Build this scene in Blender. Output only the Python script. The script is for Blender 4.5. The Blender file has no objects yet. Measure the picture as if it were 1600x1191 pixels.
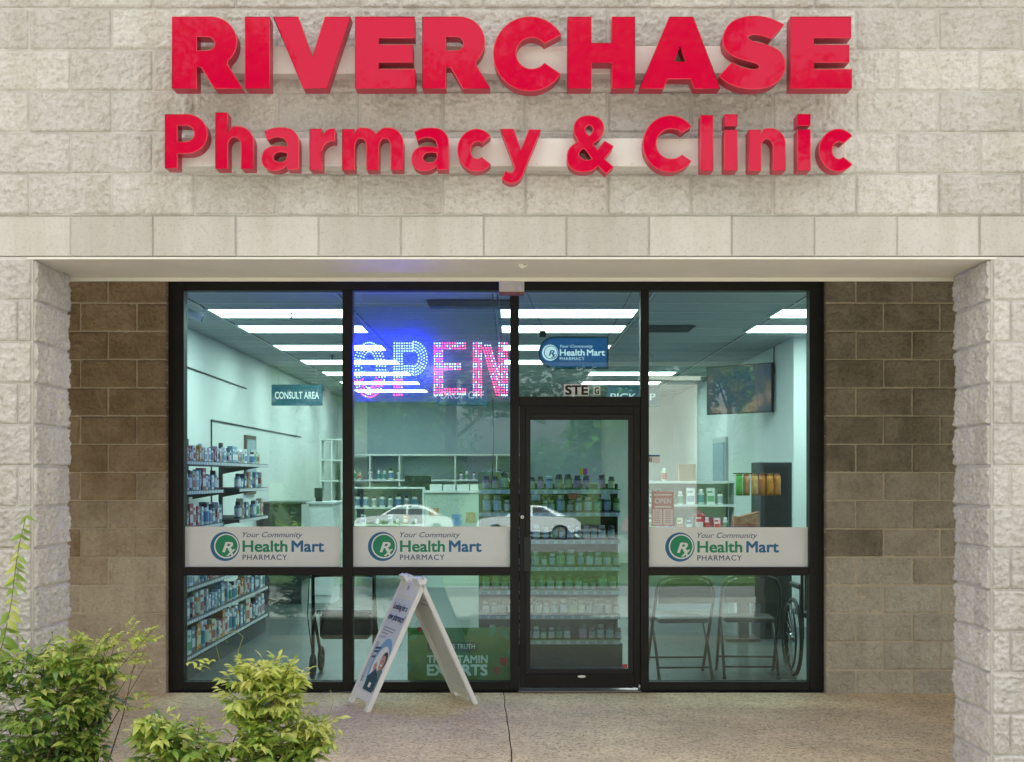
import bpy, bmesh, math, random
from mathutils import Vector, Matrix, noise
R = math.radians
random.seed(11)
sc = bpy.context.scene
C = sc.collection

# ------------------------------------------------------------------ camera, sky, sun, exposure
CAMY, CAMZ, F, HX, HY = -6.457, 1.56, 2050.0, 800.0, 745.0
cam_d = bpy.data.cameras.new('camera'); cam = bpy.data.objects.new('camera', cam_d); C.objects.link(cam)
cam.location = (0, CAMY, CAMZ); cam.rotation_euler = (R(90), 0, 0)
cam_d.sensor_width = 36; cam_d.lens = 36*F/1600; cam_d.shift_y = (HY-595.5)/1600
cam_d.clip_end = 1500; cam_d.clip_start = 0.05
sc.camera = cam
SUN_EL, SUN_AZ = R(57), R(-18)         # the sun stands behind the building: the front lies in open shade
w = bpy.data.worlds.new('World'); sc.world = w; w.use_nodes = True
nt = w.node_tree; bg = nt.nodes['Background']
sky = nt.nodes.new('ShaderNodeTexSky'); sky.sky_type = 'NISHITA'; sky.sun_disc = False
sky.sun_elevation = SUN_EL; sky.sun_rotation = SUN_AZ; sky.dust_density = 4.0; sky.air_density = 1.0
hs = nt.nodes.new('ShaderNodeHueSaturation'); hs.inputs['Saturation'].default_value = 0.12
nt.links.new(sky.outputs[0], hs.inputs['Color']); wt = nt.nodes.new('ShaderNodeMix'); wt.data_type = 'RGBA'; wt.blend_type = 'MULTIPLY'; wt.inputs['Factor'].default_value = 1; wt.inputs['B'].default_value = (1.0, 0.985, 0.97, 1)
nt.links.new(hs.outputs[0], wt.inputs['A']); nt.links.new(wt.outputs['Result'], bg.inputs['Color'])
bg.inputs['Strength'].default_value = 0.15
sd = bpy.data.lights.new('sun', 'SUN'); sun = bpy.data.objects.new('sun', sd); C.objects.link(sun)
sd.energy = 4.6; sd.angle = R(0.6); sd.color = (1.0, 0.975, 0.94)
dirv = -Vector((math.sin(SUN_AZ)*math.cos(SUN_EL), math.cos(SUN_AZ)*math.cos(SUN_EL), math.sin(SUN_EL)))
sun.rotation_euler = dirv.to_track_quat('-Z', 'Y').to_euler(); sun.location = (-8, 22, 26)
sc.view_settings.view_transform = 'Standard'; sc.view_settings.look = 'None'
sc.view_settings.exposure = 1.88; sc.view_settings.gamma = 1.0; sc.view_settings.use_curve_mapping = False
sc.render.engine = 'CYCLES'
sc.cycles.use_denoising = True; sc.cycles.max_bounces = 8; sc.cycles.transparent_max_bounces = 24
sc.cycles.glossy_bounces = 3; sc.cycles.diffuse_bounces = 4; sc.cycles.caustics_reflective = False; sc.cycles.caustics_refractive = False
sc.cycles.sample_clamp_indirect = 6

def sc_at(Y): return F/(Y-CAMY)
def at(px, py, Y):
    s = sc_at(Y); return Vector(((px-HX)/s, Y, CAMZ-(py-HY)/s))

# ------------------------------------------------------------------ materials
MATS = {}
def mat(name, col, rough=0.6, metal=0.0, var=0.0, vscale=6.0, col2=None, bump=0.0, bscale=40.0, rnd=0.0, spec=0.5, emit=None, estr=0.0, coat=0.0):
    if name in MATS: return MATS[name]
    m = bpy.data.materials.new(name); m.use_nodes = True; n = m.node_tree.nodes; L = m.node_tree.links
    b = n['Principled BSDF']; b.inputs['Roughness'].default_value = rough; b.inputs['Metallic'].default_value = metal
    b.inputs['Specular IOR Level'].default_value = spec; b.inputs['Coat Weight'].default_value = coat
    b.inputs['Base Color'].default_value = (*col, 1)
    out = None
    tc = None
    if var > 0 or col2 or bump > 0 or rnd > 0:
        tc = n.new('ShaderNodeTexCoord')
        oi = n.new('ShaderNodeObjectInfo')
        add = n.new('ShaderNodeVectorMath'); add.operation = 'MULTIPLY_ADD'
        cmb = n.new('ShaderNodeCombineXYZ')
        for i in range(3): L.new(oi.outputs['Random'], cmb.inputs[i])
        add.inputs[1].default_value = (37, 53, 71)
        L.new(cmb.outputs[0], add.inputs[0]); L.new(tc.outputs['Object'], add.inputs[2])
        vec = add.outputs[0]
    if var > 0 or col2:
        nz = n.new('ShaderNodeTexNoise'); nz.inputs['Scale'].default_value = vscale; nz.inputs['Detail'].default_value = 6; nz.inputs['Roughness'].default_value = 0.65
        L.new(vec, nz.inputs['Vector'])
        rp = n.new('ShaderNodeValToRGB'); L.new(nz.outputs['Fac'], rp.inputs[0])
        c2 = col2 if col2 else tuple(min(1, c*(1+var)) for c in col)
        c1 = col if col2 else tuple(c*(1-var) for c in col)
        rp.color_ramp.elements[0].position = 0.32; rp.color_ramp.elements[1].position = 0.68
        rp.color_ramp.elements[0].color = (*c1, 1); rp.color_ramp.elements[1].color = (*c2, 1)
        out = rp.outputs[0]
    if rnd > 0:
        hsv = n.new('ShaderNodeHueSaturation')
        mr = n.new('ShaderNodeMapRange'); mr.inputs['To Min'].default_value = 1-rnd; mr.inputs['To Max'].default_value = 1+rnd
        L.new(oi.outputs['Random'], mr.inputs['Value']); L.new(mr.outputs[0], hsv.inputs['Value'])
        if out is not None: L.new(out, hsv.inputs['Color'])
        else: hsv.inputs['Color'].default_value = (*col, 1)
        out = hsv.outputs[0]
    if out is not None: L.new(out, b.inputs['Base Color'])
    if bump > 0:
        n2 = n.new('ShaderNodeTexNoise'); n2.inputs['Scale'].default_value = bscale; n2.inputs['Detail'].default_value = 8; n2.inputs['Roughness'].default_value = 0.7
        L.new(vec, n2.inputs['Vector'])
        bp = n.new('ShaderNodeBump'); bp.inputs['Strength'].default_value = bump; bp.inputs['Distance'].default_value = 0.02
        L.new(n2.outputs['Fac'], bp.inputs['Height']); L.new(bp.outputs[0], b.inputs['Normal'])
    if emit:
        b.inputs['Emission Color'].default_value = (*emit, 1); b.inputs['Emission Strength'].default_value = estr
    MATS[name] = m; return m

M = {}
def painted_block(name, base, stain, mscale, bstr):
    """painted split-face block: thin paint over rough stone, streaky dirt, pits with shade painted in"""
    m = bpy.data.materials.new(name); m.use_nodes = True; n = m.node_tree.nodes; L = m.node_tree.links; b = n['Principled BSDF']
    b.inputs['Roughness'].default_value = 0.85; b.inputs['Specular IOR Level'].default_value = 0.25
    tc = n.new('ShaderNodeTexCoord'); geo = n.new('ShaderNodeNewGeometry'); oi = n.new('ShaderNodeObjectInfo')
    n1 = n.new('ShaderNodeTexNoise'); n1.inputs['Scale'].default_value = mscale; n1.inputs['Detail'].default_value = 7; n1.inputs['Roughness'].default_value = 0.7
    L.new(geo.outputs['Position'], n1.inputs['Vector'])
    r1 = n.new('ShaderNodeValToRGB'); r1.color_ramp.elements[0].position = 0.35; r1.color_ramp.elements[1].position = 0.6
    r1.color_ramp.elements[0].color = (*stain, 1); r1.color_ramp.elements[1].color = (*base, 1)
    L.new(n1.outputs['Fac'], r1.inputs[0])
    # pits: dirt tone that also paints shade into the hollows
    n2 = n.new('ShaderNodeTexNoise'); n2.inputs['Scale'].default_value = 85; n2.inputs['Detail'].default_value = 5; n2.inputs['Roughness'].default_value = 0.75
    L.new(geo.outputs['Position'], n2.inputs['Vector'])
    r2 = n.new('ShaderNodeValToRGB'); r2.color_ramp.elements[0].position = 0.3; r2.color_ramp.elements[1].position = 0.47
    r2.color_ramp.elements[0].color = (0.74, 0.72, 0.69, 1); r2.color_ramp.elements[1].color = (1, 1, 1, 1)
    L.new(n2.outputs['Fac'], r2.inputs[0])
    mx = n.new('ShaderNodeMix'); mx.data_type = 'RGBA'; mx.blend_type = 'MULTIPLY'; mx.inputs['Factor'].default_value = 1
    L.new(r1.outputs[0], mx.inputs['A']); L.new(r2.outputs[0], mx.inputs['B'])
    if bstr > 0.3:
        n4 = n.new('ShaderNodeTexNoise'); n4.inputs['Scale'].default_value = 38; n4.inputs['Detail'].default_value = 4; n4.inputs['Roughness'].default_value = 0.7; n4.inputs['Distortion'].default_value = 0.6  # broader dark hollows: relief shading painted into the colour
        L.new(geo.outputs['Position'], n4.inputs['Vector'])
        r4 = n.new('ShaderNodeValToRGB'); r4.color_ramp.elements[0].position = 0.34; r4.color_ramp.elements[1].position = 0.50
        r4.color_ramp.elements[0].color = (0.80, 0.785, 0.76, 1); r4.color_ramp.elements[1].color = (1, 1, 1, 1); L.new(n4.outputs['Fac'], r4.inputs[0])
        mx4 = n.new('ShaderNodeMix'); mx4.data_type = 'RGBA'; mx4.blend_type = 'MULTIPLY'; mx4.inputs['Factor'].default_value = 1
        L.new(mx.outputs['Result'], mx4.inputs['A']); L.new(r4.outputs[0], mx4.inputs['B']); mx = mx4
    mp = n.new('ShaderNodeMapping'); mp.inputs['Scale'].default_value = (5.5, 5.5, 0.55); L.new(geo.outputs['Position'], mp.inputs[0])
    n5 = n.new('ShaderNodeTexNoise'); n5.inputs['Scale'].default_value = 1.0; n5.inputs['Detail'].default_value = 5; n5.inputs['Roughness'].default_value = 0.6; L.new(mp.outputs[0], n5.inputs['Vector'])
    r5 = n.new('ShaderNodeValToRGB'); r5.color_ramp.elements[0].position = 0.36; r5.color_ramp.elements[1].position = 0.56
    r5.color_ramp.elements[0].color = (0.91, 0.89, 0.86, 1); r5.color_ramp.elements[1].color = (1, 1, 1, 1); L.new(n5.outputs['Fac'], r5.inputs[0])
    mx5 = n.new('ShaderNodeMix'); mx5.data_type = 'RGBA'; mx5.blend_type = 'MULTIPLY'; mx5.inputs['Factor'].default_value = 1
    L.new(mx.outputs['Result'], mx5.inputs['A']); L.new(r5.outputs[0], mx5.inputs['B']); mx = mx5
    hsv = n.new('ShaderNodeHueSaturation'); mr = n.new('ShaderNodeMapRange'); mr.inputs['To Min'].default_value = 0.9; mr.inputs['To Max'].default_value = 1.07
    L.new(oi.outputs['Random'], mr.inputs['Value']); L.new(mr.outputs[0], hsv.inputs['Value']); L.new(mx.outputs['Result'], hsv.inputs['Color'])
    L.new(hsv.outputs[0], b.inputs['Base Color'])
    n3 = n.new('ShaderNodeTexNoise'); n3.inputs['Scale'].default_value = 48; n3.inputs['Detail'].default_value = 9; n3.inputs['Roughness'].default_value = 0.72
    L.new(geo.outputs['Position'], n3.inputs['Vector'])
    bp = n.new('ShaderNodeBump'); bp.inputs['Strength'].default_value = bstr; bp.inputs['Distance'].default_value = 0.016
    L.new(n3.outputs['Fac'], bp.inputs['Height']); L.new(bp.outputs[0], b.inputs['Normal'])
    MATS[name] = m; return m
M['cream'] = painted_block('cream_block', (0.70, 0.664, 0.618), (0.635, 0.596, 0.547), 1.2, 0.8)
M['cream_smooth'] = painted_block('cream_lintel', (0.60, 0.568, 0.522), (0.535, 0.50, 0.452), 1.2, 0.16)
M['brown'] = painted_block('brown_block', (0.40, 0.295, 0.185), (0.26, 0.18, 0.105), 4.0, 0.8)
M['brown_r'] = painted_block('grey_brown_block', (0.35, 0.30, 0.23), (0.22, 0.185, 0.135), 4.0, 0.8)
M['brown_p'] = painted_block('pale_brown_block', (0.56, 0.48, 0.37), (0.43, 0.355, 0.26), 3.0, 0.5)  # pale and mid tones imitate stronger light low on the recess walls
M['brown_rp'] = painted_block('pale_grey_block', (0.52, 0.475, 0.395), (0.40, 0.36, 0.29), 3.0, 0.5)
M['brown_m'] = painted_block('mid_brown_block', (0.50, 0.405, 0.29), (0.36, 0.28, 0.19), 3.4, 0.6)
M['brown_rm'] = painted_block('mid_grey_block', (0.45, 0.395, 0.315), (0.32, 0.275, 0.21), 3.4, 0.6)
M['mortar'] = mat('painted_mortar', (0.54, 0.51, 0.465), 0.9, var=0.12, vscale=9, bump=0.2, bscale=80)
M['mortar_b'] = mat('tan_mortar', (0.52, 0.44, 0.32), 0.95, var=0.15, vscale=12, bump=0.3, bscale=90)
M['soffit'] = mat('painted_steel', (0.74, 0.70, 0.61), 0.55, var=0.05, vscale=3, bump=0.03, bscale=8)
M['bronze'] = mat('dark_bronze_aluminium', (0.014, 0.012, 0.0105), 0.5, 0.0, spec=0.28, var=0.25, vscale=5)
M['gasket'] = mat('black_gasket', (0.010, 0.010, 0.011), 0.6)
M['red_face'] = mat('red_acrylic', (0.54, 0.001, 0.036), 0.02, spec=0.21, var=0.0)
M['red_side'] = mat('red_return', (0.46, 0.012, 0.055), 0.35, spec=0.3)
M['red_trim'] = mat('red_trim', (0.68, 0.035, 0.06), 0.3)
M['raceway'] = mat('raceway_paint', (0.72, 0.69, 0.64), 0.4, var=0.05, vscale=2)
M['white_p'] = mat('white_plastic', (0.86, 0.86, 0.86), 0.42, var=0.04, vscale=4)
M['poster_w'] = mat('poster_paper', (0.74, 0.79, 0.84), 0.35)
M['wall_in'] = mat('interior_paint', (0.72, 0.76, 0.74), 0.7, var=0.03, vscale=1.5)
M['wall_blue'] = mat('interior_grey_blue', (0.34, 0.43, 0.48), 0.7, var=0.04, vscale=1.5)
M['tile'] = mat('ceiling_tile', (0.40, 0.44, 0.45), 0.9, var=0.05, vscale=20, rnd=0.05)
M['tee'] = mat('ceiling_grid', (0.55, 0.58, 0.58), 0.5)
M['floor_in'] = mat('vinyl_plank', (0.085, 0.10, 0.095), 0.30, var=0.25, vscale=4, rnd=0.12)
M['lamp'] = mat('troffer_lens', (0.9, 0.9, 0.9), 0.5, emit=(0.93, 1.0, 0.99), estr=3.7)
M['black'] = mat('black_metal', (0.012, 0.013, 0.015), 0.4, 0.2)
M['dark_teal'] = mat('dark_cabinet', (0.010, 0.022, 0.026), 0.5)
M['shelf_dark'] = mat('dark_shelf_steel', (0.035, 0.04, 0.042), 0.5)
M['shelf_w'] = mat('white_laminate', (0.70, 0.74, 0.72), 0.5)
M['chrome'] = mat('dull_chrome', (0.5, 0.5, 0.5), 0.28, 1.0)
M['navy'] = mat('sign_teal', (0.018, 0.105, 0.15), 0.45)
M['signblue'] = mat('sign_blue', (0.006, 0.055, 0.17), 0.35, emit=(0.008, 0.07, 0.22), estr=0.25)
M['sign_white'] = mat('sign_white', (0.8, 0.82, 0.84), 0.4, emit=(0.8, 0.9, 1.0), estr=0.2)
M['ink_white'] = mat('print_white', (0.88, 0.90, 0.90), 0.6)
M['ink_blue'] = mat('print_blue', (0.028, 0.17, 0.36), 0.6)
M['ink_navy'] = mat('print_navy', (0.015, 0.05, 0.16), 0.6)
M['ink_green'] = mat('print_green', (0.022, 0.30, 0.15), 0.6)
M['ink_red'] = mat('print_red', (0.5, 0.03, 0.035), 0.6)
M['ink_black'] = mat('print_black', (0.01, 0.01, 0.01), 0.6)
M['ink_grey'] = mat('print_grey', (0.35, 0.40, 0.45), 0.6)
M['ink_sky'] = mat('print_sky_blue', (0.22, 0.48, 0.72), 0.6)
M['skin_print'] = mat('print_skin', (0.62, 0.36, 0.27), 0.6)
M['hair_print'] = mat('print_hair', (0.04, 0.035, 0.05), 0.6)
M['green_poster'] = mat('print_leaf_green', (0.03, 0.16, 0.025), 0.5, col2=(0.08, 0.24, 0.04), vscale=4)
M['dark_green'] = mat('print_dark_green', (0.012, 0.06, 0.03), 0.5)

# glass: thin tinted pane, Schlick reflection on both faces, slight waviness
def glass_mat(name, tint, f0, wave):
    m = bpy.data.materials.new(name); m.use_nodes = True; n = m.node_tree.nodes; L = m.node_tree.links
    for x in list(n): n.remove(x)
    o = n.new('ShaderNodeOutputMaterial'); mx = n.new('ShaderNodeMixShader'); tr = n.new('ShaderNodeBsdfTransparent'); gl = n.new('ShaderNodeBsdfGlossy')
    tr.inputs['Color'].default_value = (*tint, 1); gl.inputs['Roughness'].default_value = 0.004; gl.inputs['Color'].default_value = (0.93, 1, 0.98, 1)
    lw = n.new('ShaderNodeLayerWeight'); lw.inputs['Blend'].default_value = 0.5
    pw = n.new('ShaderNodeMath'); pw.operation = 'POWER'; pw.inputs[1].default_value = 5
    L.new(lw.outputs['Facing'], pw.inputs[0])
    ma = n.new('ShaderNodeMath'); ma.operation = 'MULTIPLY_ADD'; ma.inputs[1].default_value = 1-f0; ma.inputs[2].default_value = f0
    L.new(pw.outputs[0], ma.inputs[0]); L.new(ma.outputs[0], mx.inputs[0])
    geo = n.new('ShaderNodeNewGeometry'); nz = n.new('ShaderNodeTexNoise'); nz.inputs['Scale'].default_value = 1.7; nz.inputs['Detail'].default_value = 1.0
    mp = n.new('ShaderNodeMapping'); mp.inputs['Scale'].default_value = (2.2, 1, 0.7)
    L.new(geo.outputs['Position'], mp.inputs[0]); L.new(mp.outputs[0], nz.inputs['Vector'])
    bp = n.new('ShaderNodeBump'); bp.inputs['Strength'].default_value = wave; bp.inputs['Distance'].default_value = 0.01
    L.new(nz.outputs['Fac'], bp.inputs['Height']); L.new(bp.outputs[0], gl.inputs['Normal'])
    L.new(tr.outputs[0], mx.inputs[1]); L.new(gl.outputs[0], mx.inputs[2]); L.new(mx.outputs[0], o.inputs[0])
    MATS[name] = m; return m
M['glass'] = glass_mat('tinted_glass', (0.80, 0.955, 0.92), 0.064, 0.03)
M['acrylic'] = None

# ------------------------------------------------------------------ mesh helpers
def tag(o, label=None, cat=None, group=None, kind=None):
    if label: o['label'] = label
    if cat: o['category'] = cat
    if group: o['group'] = group
    if kind: o['kind'] = kind
    return o
def empty(name, loc, label=None, cat=None, group=None, rz=0, kind=None):
    o = bpy.data.objects.new(name, None); C.objects.link(o); o.location = loc; o.rotation_euler = (0, 0, rz)
    o.empty_display_size = 0.1
    return tag(o, label, cat, group, kind)
def root_inv(p):
    m = Matrix.Identity(4)
    while p is not None:
        m = p.matrix_basis @ m; p = p.parent
    return m.inverted()
def link_mesh(name, me, parent=None, mats=(), world=True):
    if parent is not None and world: me.transform(root_inv(parent))
    o = bpy.data.objects.new(name, me); C.objects.link(o)
    for m in mats: me.materials.append(m)
    if parent is not None: o.parent = parent
    return o
class MB:
    def __init__(s): s.bm = bmesh.new(); s.mi = 0
    def face(s, vs):
        f = s.bm.faces.new([s.bm.verts.new(v) for v in vs]); f.material_index = s.mi; return f
    def box(s, x0, x1, y0, y1, z0, z1, mx=None):
        co = [Vector((x, y, z)) for z in (z0, z1) for y in (y0, y1) for x in (x0, x1)]
        if mx is not None: co = [mx @ c for c in co]
        v = [s.bm.verts.new(c) for c in co]
        fs = []
        for q in ((0, 2, 3, 1), (4, 5, 7, 6), (0, 1, 5, 4), (2, 6, 7, 3), (1, 3, 7, 5), (0, 4, 6, 2)):
            f = s.bm.faces.new([v[i] for i in q]); f.material_index = s.mi; fs.append(f)
        return s
    def tube(s, pts, r, seg=8, closed=False, cap=True, mx=None):
        pts = [Vector(p) for p in pts]; rs = r if isinstance(r, (list, tuple)) else [r]*len(pts)
        n = len(pts); rings = []; up = None
        for i, p in enumerate(pts):
            a = pts[(i-1) % n] if (closed or i > 0) else p
            b = pts[(i+1) % n] if (closed or i < n-1) else p
            t = (b-a).normalized()
            if up is None:
                up = Vector((0, 0, 1)) if abs(t.z) < 0.9 else Vector((1, 0, 0))
            u = up - t*up.dot(t)
            if u.length < 1e-5: u = t.orthogonal()
            u.normalize(); up = u; v = t.cross(u)
            ring = []
            for k in range(seg):
                q = p + (u*math.cos(2*math.pi*k/seg)+v*math.sin(2*math.pi*k/seg))*rs[i]
                ring.append(s.bm.verts.new(mx @ q if mx is not None else q))
            rings.append(ring)
        for i in range(n if closed else n-1):
            A, B = rings[i], rings[(i+1) % n]
            for k in range(seg):
                f = s.bm.faces.new((A[k], A[(k+1) % seg], B[(k+1) % seg], B[k])); f.material_index = s.mi; f.smooth = True
        if cap and not closed:
            f = s.bm.faces.new(rings[0][::-1]); f.material_index = s.mi
            f = s.bm.faces.new(rings[-1]); f.material_index = s.mi
        return s
    def lathe(s, prof, seg=12, at=(0, 0, 0), mi=None):
        """prof: list of (r, z[, material])"""
        rings = []
        for p in prof:
            rings.append([s.bm.verts.new((at[0]+p[0]*math.cos(2*math.pi*k/seg), at[1]+p[0]*math.sin(2*math.pi*k/seg), at[2]+p[1])) for k in range(seg)])
        for i in range(len(prof)-1):
            for k in range(seg):
                f = s.bm.faces.new((rings[i][k], rings[i][(k+1) % seg], rings[i+1][(k+1) % seg], rings[i+1][k]))
                f.material_index = prof[i][2] if len(prof[i]) > 2 else s.mi; f.smooth = True
        f = s.bm.faces.new(rings[-1]); f.material_index = prof[-2][2] if len(prof[-2]) > 2 else s.mi
        f = s.bm.faces.new(rings[0][::-1]); f.material_index = prof[0][2] if len(prof[0]) > 2 else s.mi
        return s
    def prism(s, poly, y0, y1, mx=None):
        """poly of (x,z) extruded along y"""
        A = [Vector((p[0], y0, p[1])) for p in poly]; B = [Vector((p[0], y1, p[1])) for p in poly]
        if mx is not None: A = [mx @ v for v in A]; B = [mx @ v for v in B]
        A = [s.bm.verts.new(v) for v in A]; B = [s.bm.verts.new(v) for v in B]; n = len(poly)
        for f in (s.bm.faces.new(A), s.bm.faces.new(B[::-1])): f.material_index = s.mi
        for i in range(n):
            f = s.bm.faces.new((A[i], B[i], B[(i+1) % n], A[(i+1) % n])); f.material_index = s.mi
        return s
    def build(s, name, mats, parent=None, bevel=0.0, world=True, seg=1):
        if bevel > 0:
            bmesh.ops.bevel(s.bm, geom=list(s.bm.edges), offset=bevel, segments=seg, profile=0.6, affect='EDGES', clamp_overlap=True)
        bmesh.ops.recalc_face_normals(s.bm, faces=s.bm.faces)
        me = bpy.data.meshes.new(name); s.bm.to_mesh(me); s.bm.free()
        if not isinstance(mats, (list, tuple)): mats = (mats,)
        return link_mesh(name, me, parent, mats, world)
def box(name, x0, x1, y0, y1, z0, z1, m, parent=None, bevel=0.0):
    return MB().box(x0, x1, y0, y1, z0, z1).build(name, m, parent, bevel)

def outline_mesh(polys, depth, mx=None):
    """filled 2D outlines (holes by even-odd), extruded along local z, as a mesh"""
    cu = bpy.data.curves.new('outline', 'CURVE'); cu.dimensions = '2D'; cu.fill_mode = 'BOTH' if depth > 0 else 'FRONT'
    for p in polys:
        sp = cu.splines.new('POLY'); sp.points.add(len(p)-1); sp.use_cyclic_u = True
        for i, q in enumerate(p): sp.points[i].co = (q[0], q[1], 0, 1)
    cu.extrude = depth/2
    o = bpy.data.objects.new('outline', cu); C.objects.link(o)
    dg = bpy.context.evaluated_depsgraph_get(); dg.update()
    me = bpy.data.meshes.new_from_object(o.evaluated_get(dg), depsgraph=dg)
    bpy.data.objects.remove(o); bpy.data.curves.remove(cu)
    if mx is not None: me.transform(mx)
    return me
TOXZ = Matrix(((1, 0, 0, 0), (0, 0, -1, 0), (0, 1, 0, 0), (0, 0, 0, 1)))   # local xy -> world xz, local +z -> -y
def text_mesh(body, x0, x1, z0, z1, y, bold=0.0, shear=0.0, depth=0.0, spacing=1.0):
    """flat lettering fitted to the rectangle x0..x1, z0..z1 in the plane y (facing -y)"""
    cu = bpy.data.curves.new('lettering', 'FONT'); cu.body = body; cu.size = 1; cu.shear = shear; cu.space_character = spacing
    cu.resolution_u = 4; cu.extrude = 0.0
    o = bpy.data.objects.new('lettering', cu); C.objects.link(o)
    dg = bpy.context.evaluated_depsgraph_get(); dg.update()
    me = bpy.data.meshes.new_from_object(o.evaluated_get(dg), depsgraph=dg)
    bpy.data.objects.remove(o); bpy.data.curves.remove(cu)
    xs = [v.co.x for v in me.vertices]; ys = [v.co.y for v in me.vertices]
    a, b, c, d = min(xs)-bold, max(xs)+bold, min(ys)-bold, max(ys)+bold
    sh = [(0, 0)] if bold <= 0 else [(0, 0), (bold, bold), (-bold, bold), (bold, -bold), (-bold, -bold), (bold, 0), (-bold, 0)]
    V = [v.co.copy() for v in me.vertices]; Fs = [tuple(p.vertices) for p in me.polygons]; nv = []; nf = []
    for k, (dx, dy) in enumerate(sh):
        o_ = len(nv)
        nv += [Vector((x0+(v.x+dx-a)/(b-a)*(x1-x0), y-0.00012*k, z0+(v.y+dy-c)/(d-c)*(z1-z0))) for v in V]
        nf += [tuple(i+o_ for i in f) for f in Fs]
    bpy.data.meshes.remove(me); me = bpy.data.meshes.new('lettering'); me.from_pydata(nv, [], nf); me.update()
    return me
def text(name, body, x0, x1, z0, z1, y, m, parent, bold=0.0, shear=0.0, spacing=1.0, mx=None):
    me = text_mesh(body, x0, x1, z0, z1, y, bold, shear, 0, spacing); me.materials.clear()
    if mx is not None: me.transform(mx)
    return link_mesh(name, me, parent, (m,), world=(mx is None))
def flat(name, polys, y, m, parent, mx=None, depth=0.0):
    """flat print: outlines given in x,z at plane y"""
    me = outline_mesh(polys, depth, Matrix.Translation((0, y, 0)) @ TOXZ); me.materials.clear()
    if mx is not None: me.transform(mx)
    return link_mesh(name, me, parent, (m,), world=(mx is None))
def arc(cx, cy, rx, ry, a0, a1, n=14):
    return [(cx+rx*math.cos(R(a0+(a1-a0)*i/n)), cy+ry*math.sin(R(a0+(a1-a0)*i/n))) for i in range(n+1)]
def rrect(x0, x1, z0, z1, r, n=4):
    return arc(x1-r, z1-r, r, r, 0, 90, n)+arc(x0+r, z1-r, r, r, 90, 180, n)+arc(x0+r, z0+r, r, r, 180, 270, n)+arc(x1-r, z0+r, r, r, 270, 360, n)
def smooth(pts, corners=(), k=4):
    """closed Catmull-Rom through pts; indices in corners stay sharp"""
    n = len(pts); out = []
    for i in range(n):
        p1, p2 = Vector(pts[i]), Vector(pts[(i+1) % n])
        p0 = p1-(p2-p1) if i in corners else Vector(pts[i-1])
        p3 = p2+(p2-p1) if (i+1) % n in corners else Vector(pts[(i+2) % n])
        for j in range(k):
            t = j/k
            q = 0.5*((2*p1)+(p2-p0)*t+(2*p0-5*p1+4*p2-p3)*t*t+(3*p1-p0-3*p2+p3)*t**3)
            out.append((q.x, q.y))
    return out
def copy_obj(o, parent=None):
    c = o.copy(); C.objects.link(c)
    if parent is not None: c.parent = parent
    for ch in o.children:
        copy_obj(ch, c)
    return c

# ------------------------------------------------------------------ split-face block walls
CH, BL = 0.2032, 0.4064        # course height, block length
def block_mesh(name, wd, seed, amp, ends=(0, 0), nx=62, nz=31, dep=0.06, hgt=CH, joint=0.007, edge=0.010, bulge=0.6):
    bm = bmesh.new(); wd2 = wd-joint; h2 = hgt-joint
    g = []
    for j in range(nz+1):
        row = []
        for i in range(nx+1):
            u, v = i/nx, j/nz; x = -wd2/2+u*wd2; z = joint/2+v*h2
            P = Vector((x*1.0+seed*7.3, seed*3.1, z))
            nlo = noise.noise(P*6.0); nmid = noise.noise(P*26+Vector((1, 7, 2))); nhi = 0.35-1.5*abs(noise.noise(P*38+Vector((4, 1, 8)))); nx3 = noise.noise(P*80+Vector((8, 3, 5))); nr = abs(noise.noise(P*17+Vector((5, 2, 9))))
            d = amp*(0.80+0.45*bulge*nlo+0.50*nmid+0.62*nhi+0.38*nx3-0.35*nr)
            dl = (x+wd2/2) if not ends[0] else 9; dr = (wd2/2-x) if not ends[1] else 9
            e = min(dl, dr, z-joint/2, joint/2+h2-z)/edge
            fall = 1-(1-min(1, max(0, e)))**2
            jx = 0.0; jz = 0.0
            if 0 < i < nx: jx = 0.0025*noise.noise(P*60)
            if i in (0, nx): jx = 0.0016*noise.noise(P*40)
            if j in (0, nz): jz = 0.0016*noise.noise(P*40+Vector((3, 3, 3)))
            row.append(bm.verts.new((x+jx, -(0.004+max(0.3*amp, d)*fall), z+jz)))
        g.append(row)
    for j in range(nz):
        for i in range(nx):
            f = bm.faces.new((g[j][i], g[j][i+1], g[j+1][i+1], g[j+1][i])); f.smooth = True
    ring = g[0][:]+[g[j][nx] for j in range(1, nz+1)]+g[nz][-2::-1]+[g[j][0] for j in range(nz-1, 0, -1)]
    back = [bm.verts.new((v.co.x, dep, v.co.z)) for v in ring]
    n = len(ring)
    for i in range(n): bm.faces.new((ring[i], back[i], back[(i+1) % n], ring[(i+1) % n]))
    bmesh.ops.recalc_face_normals(bm, faces=bm.faces)
    me = bpy.data.meshes.new(name); bm.to_mesh(me); bm.free(); return me
_bc = {}
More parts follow.
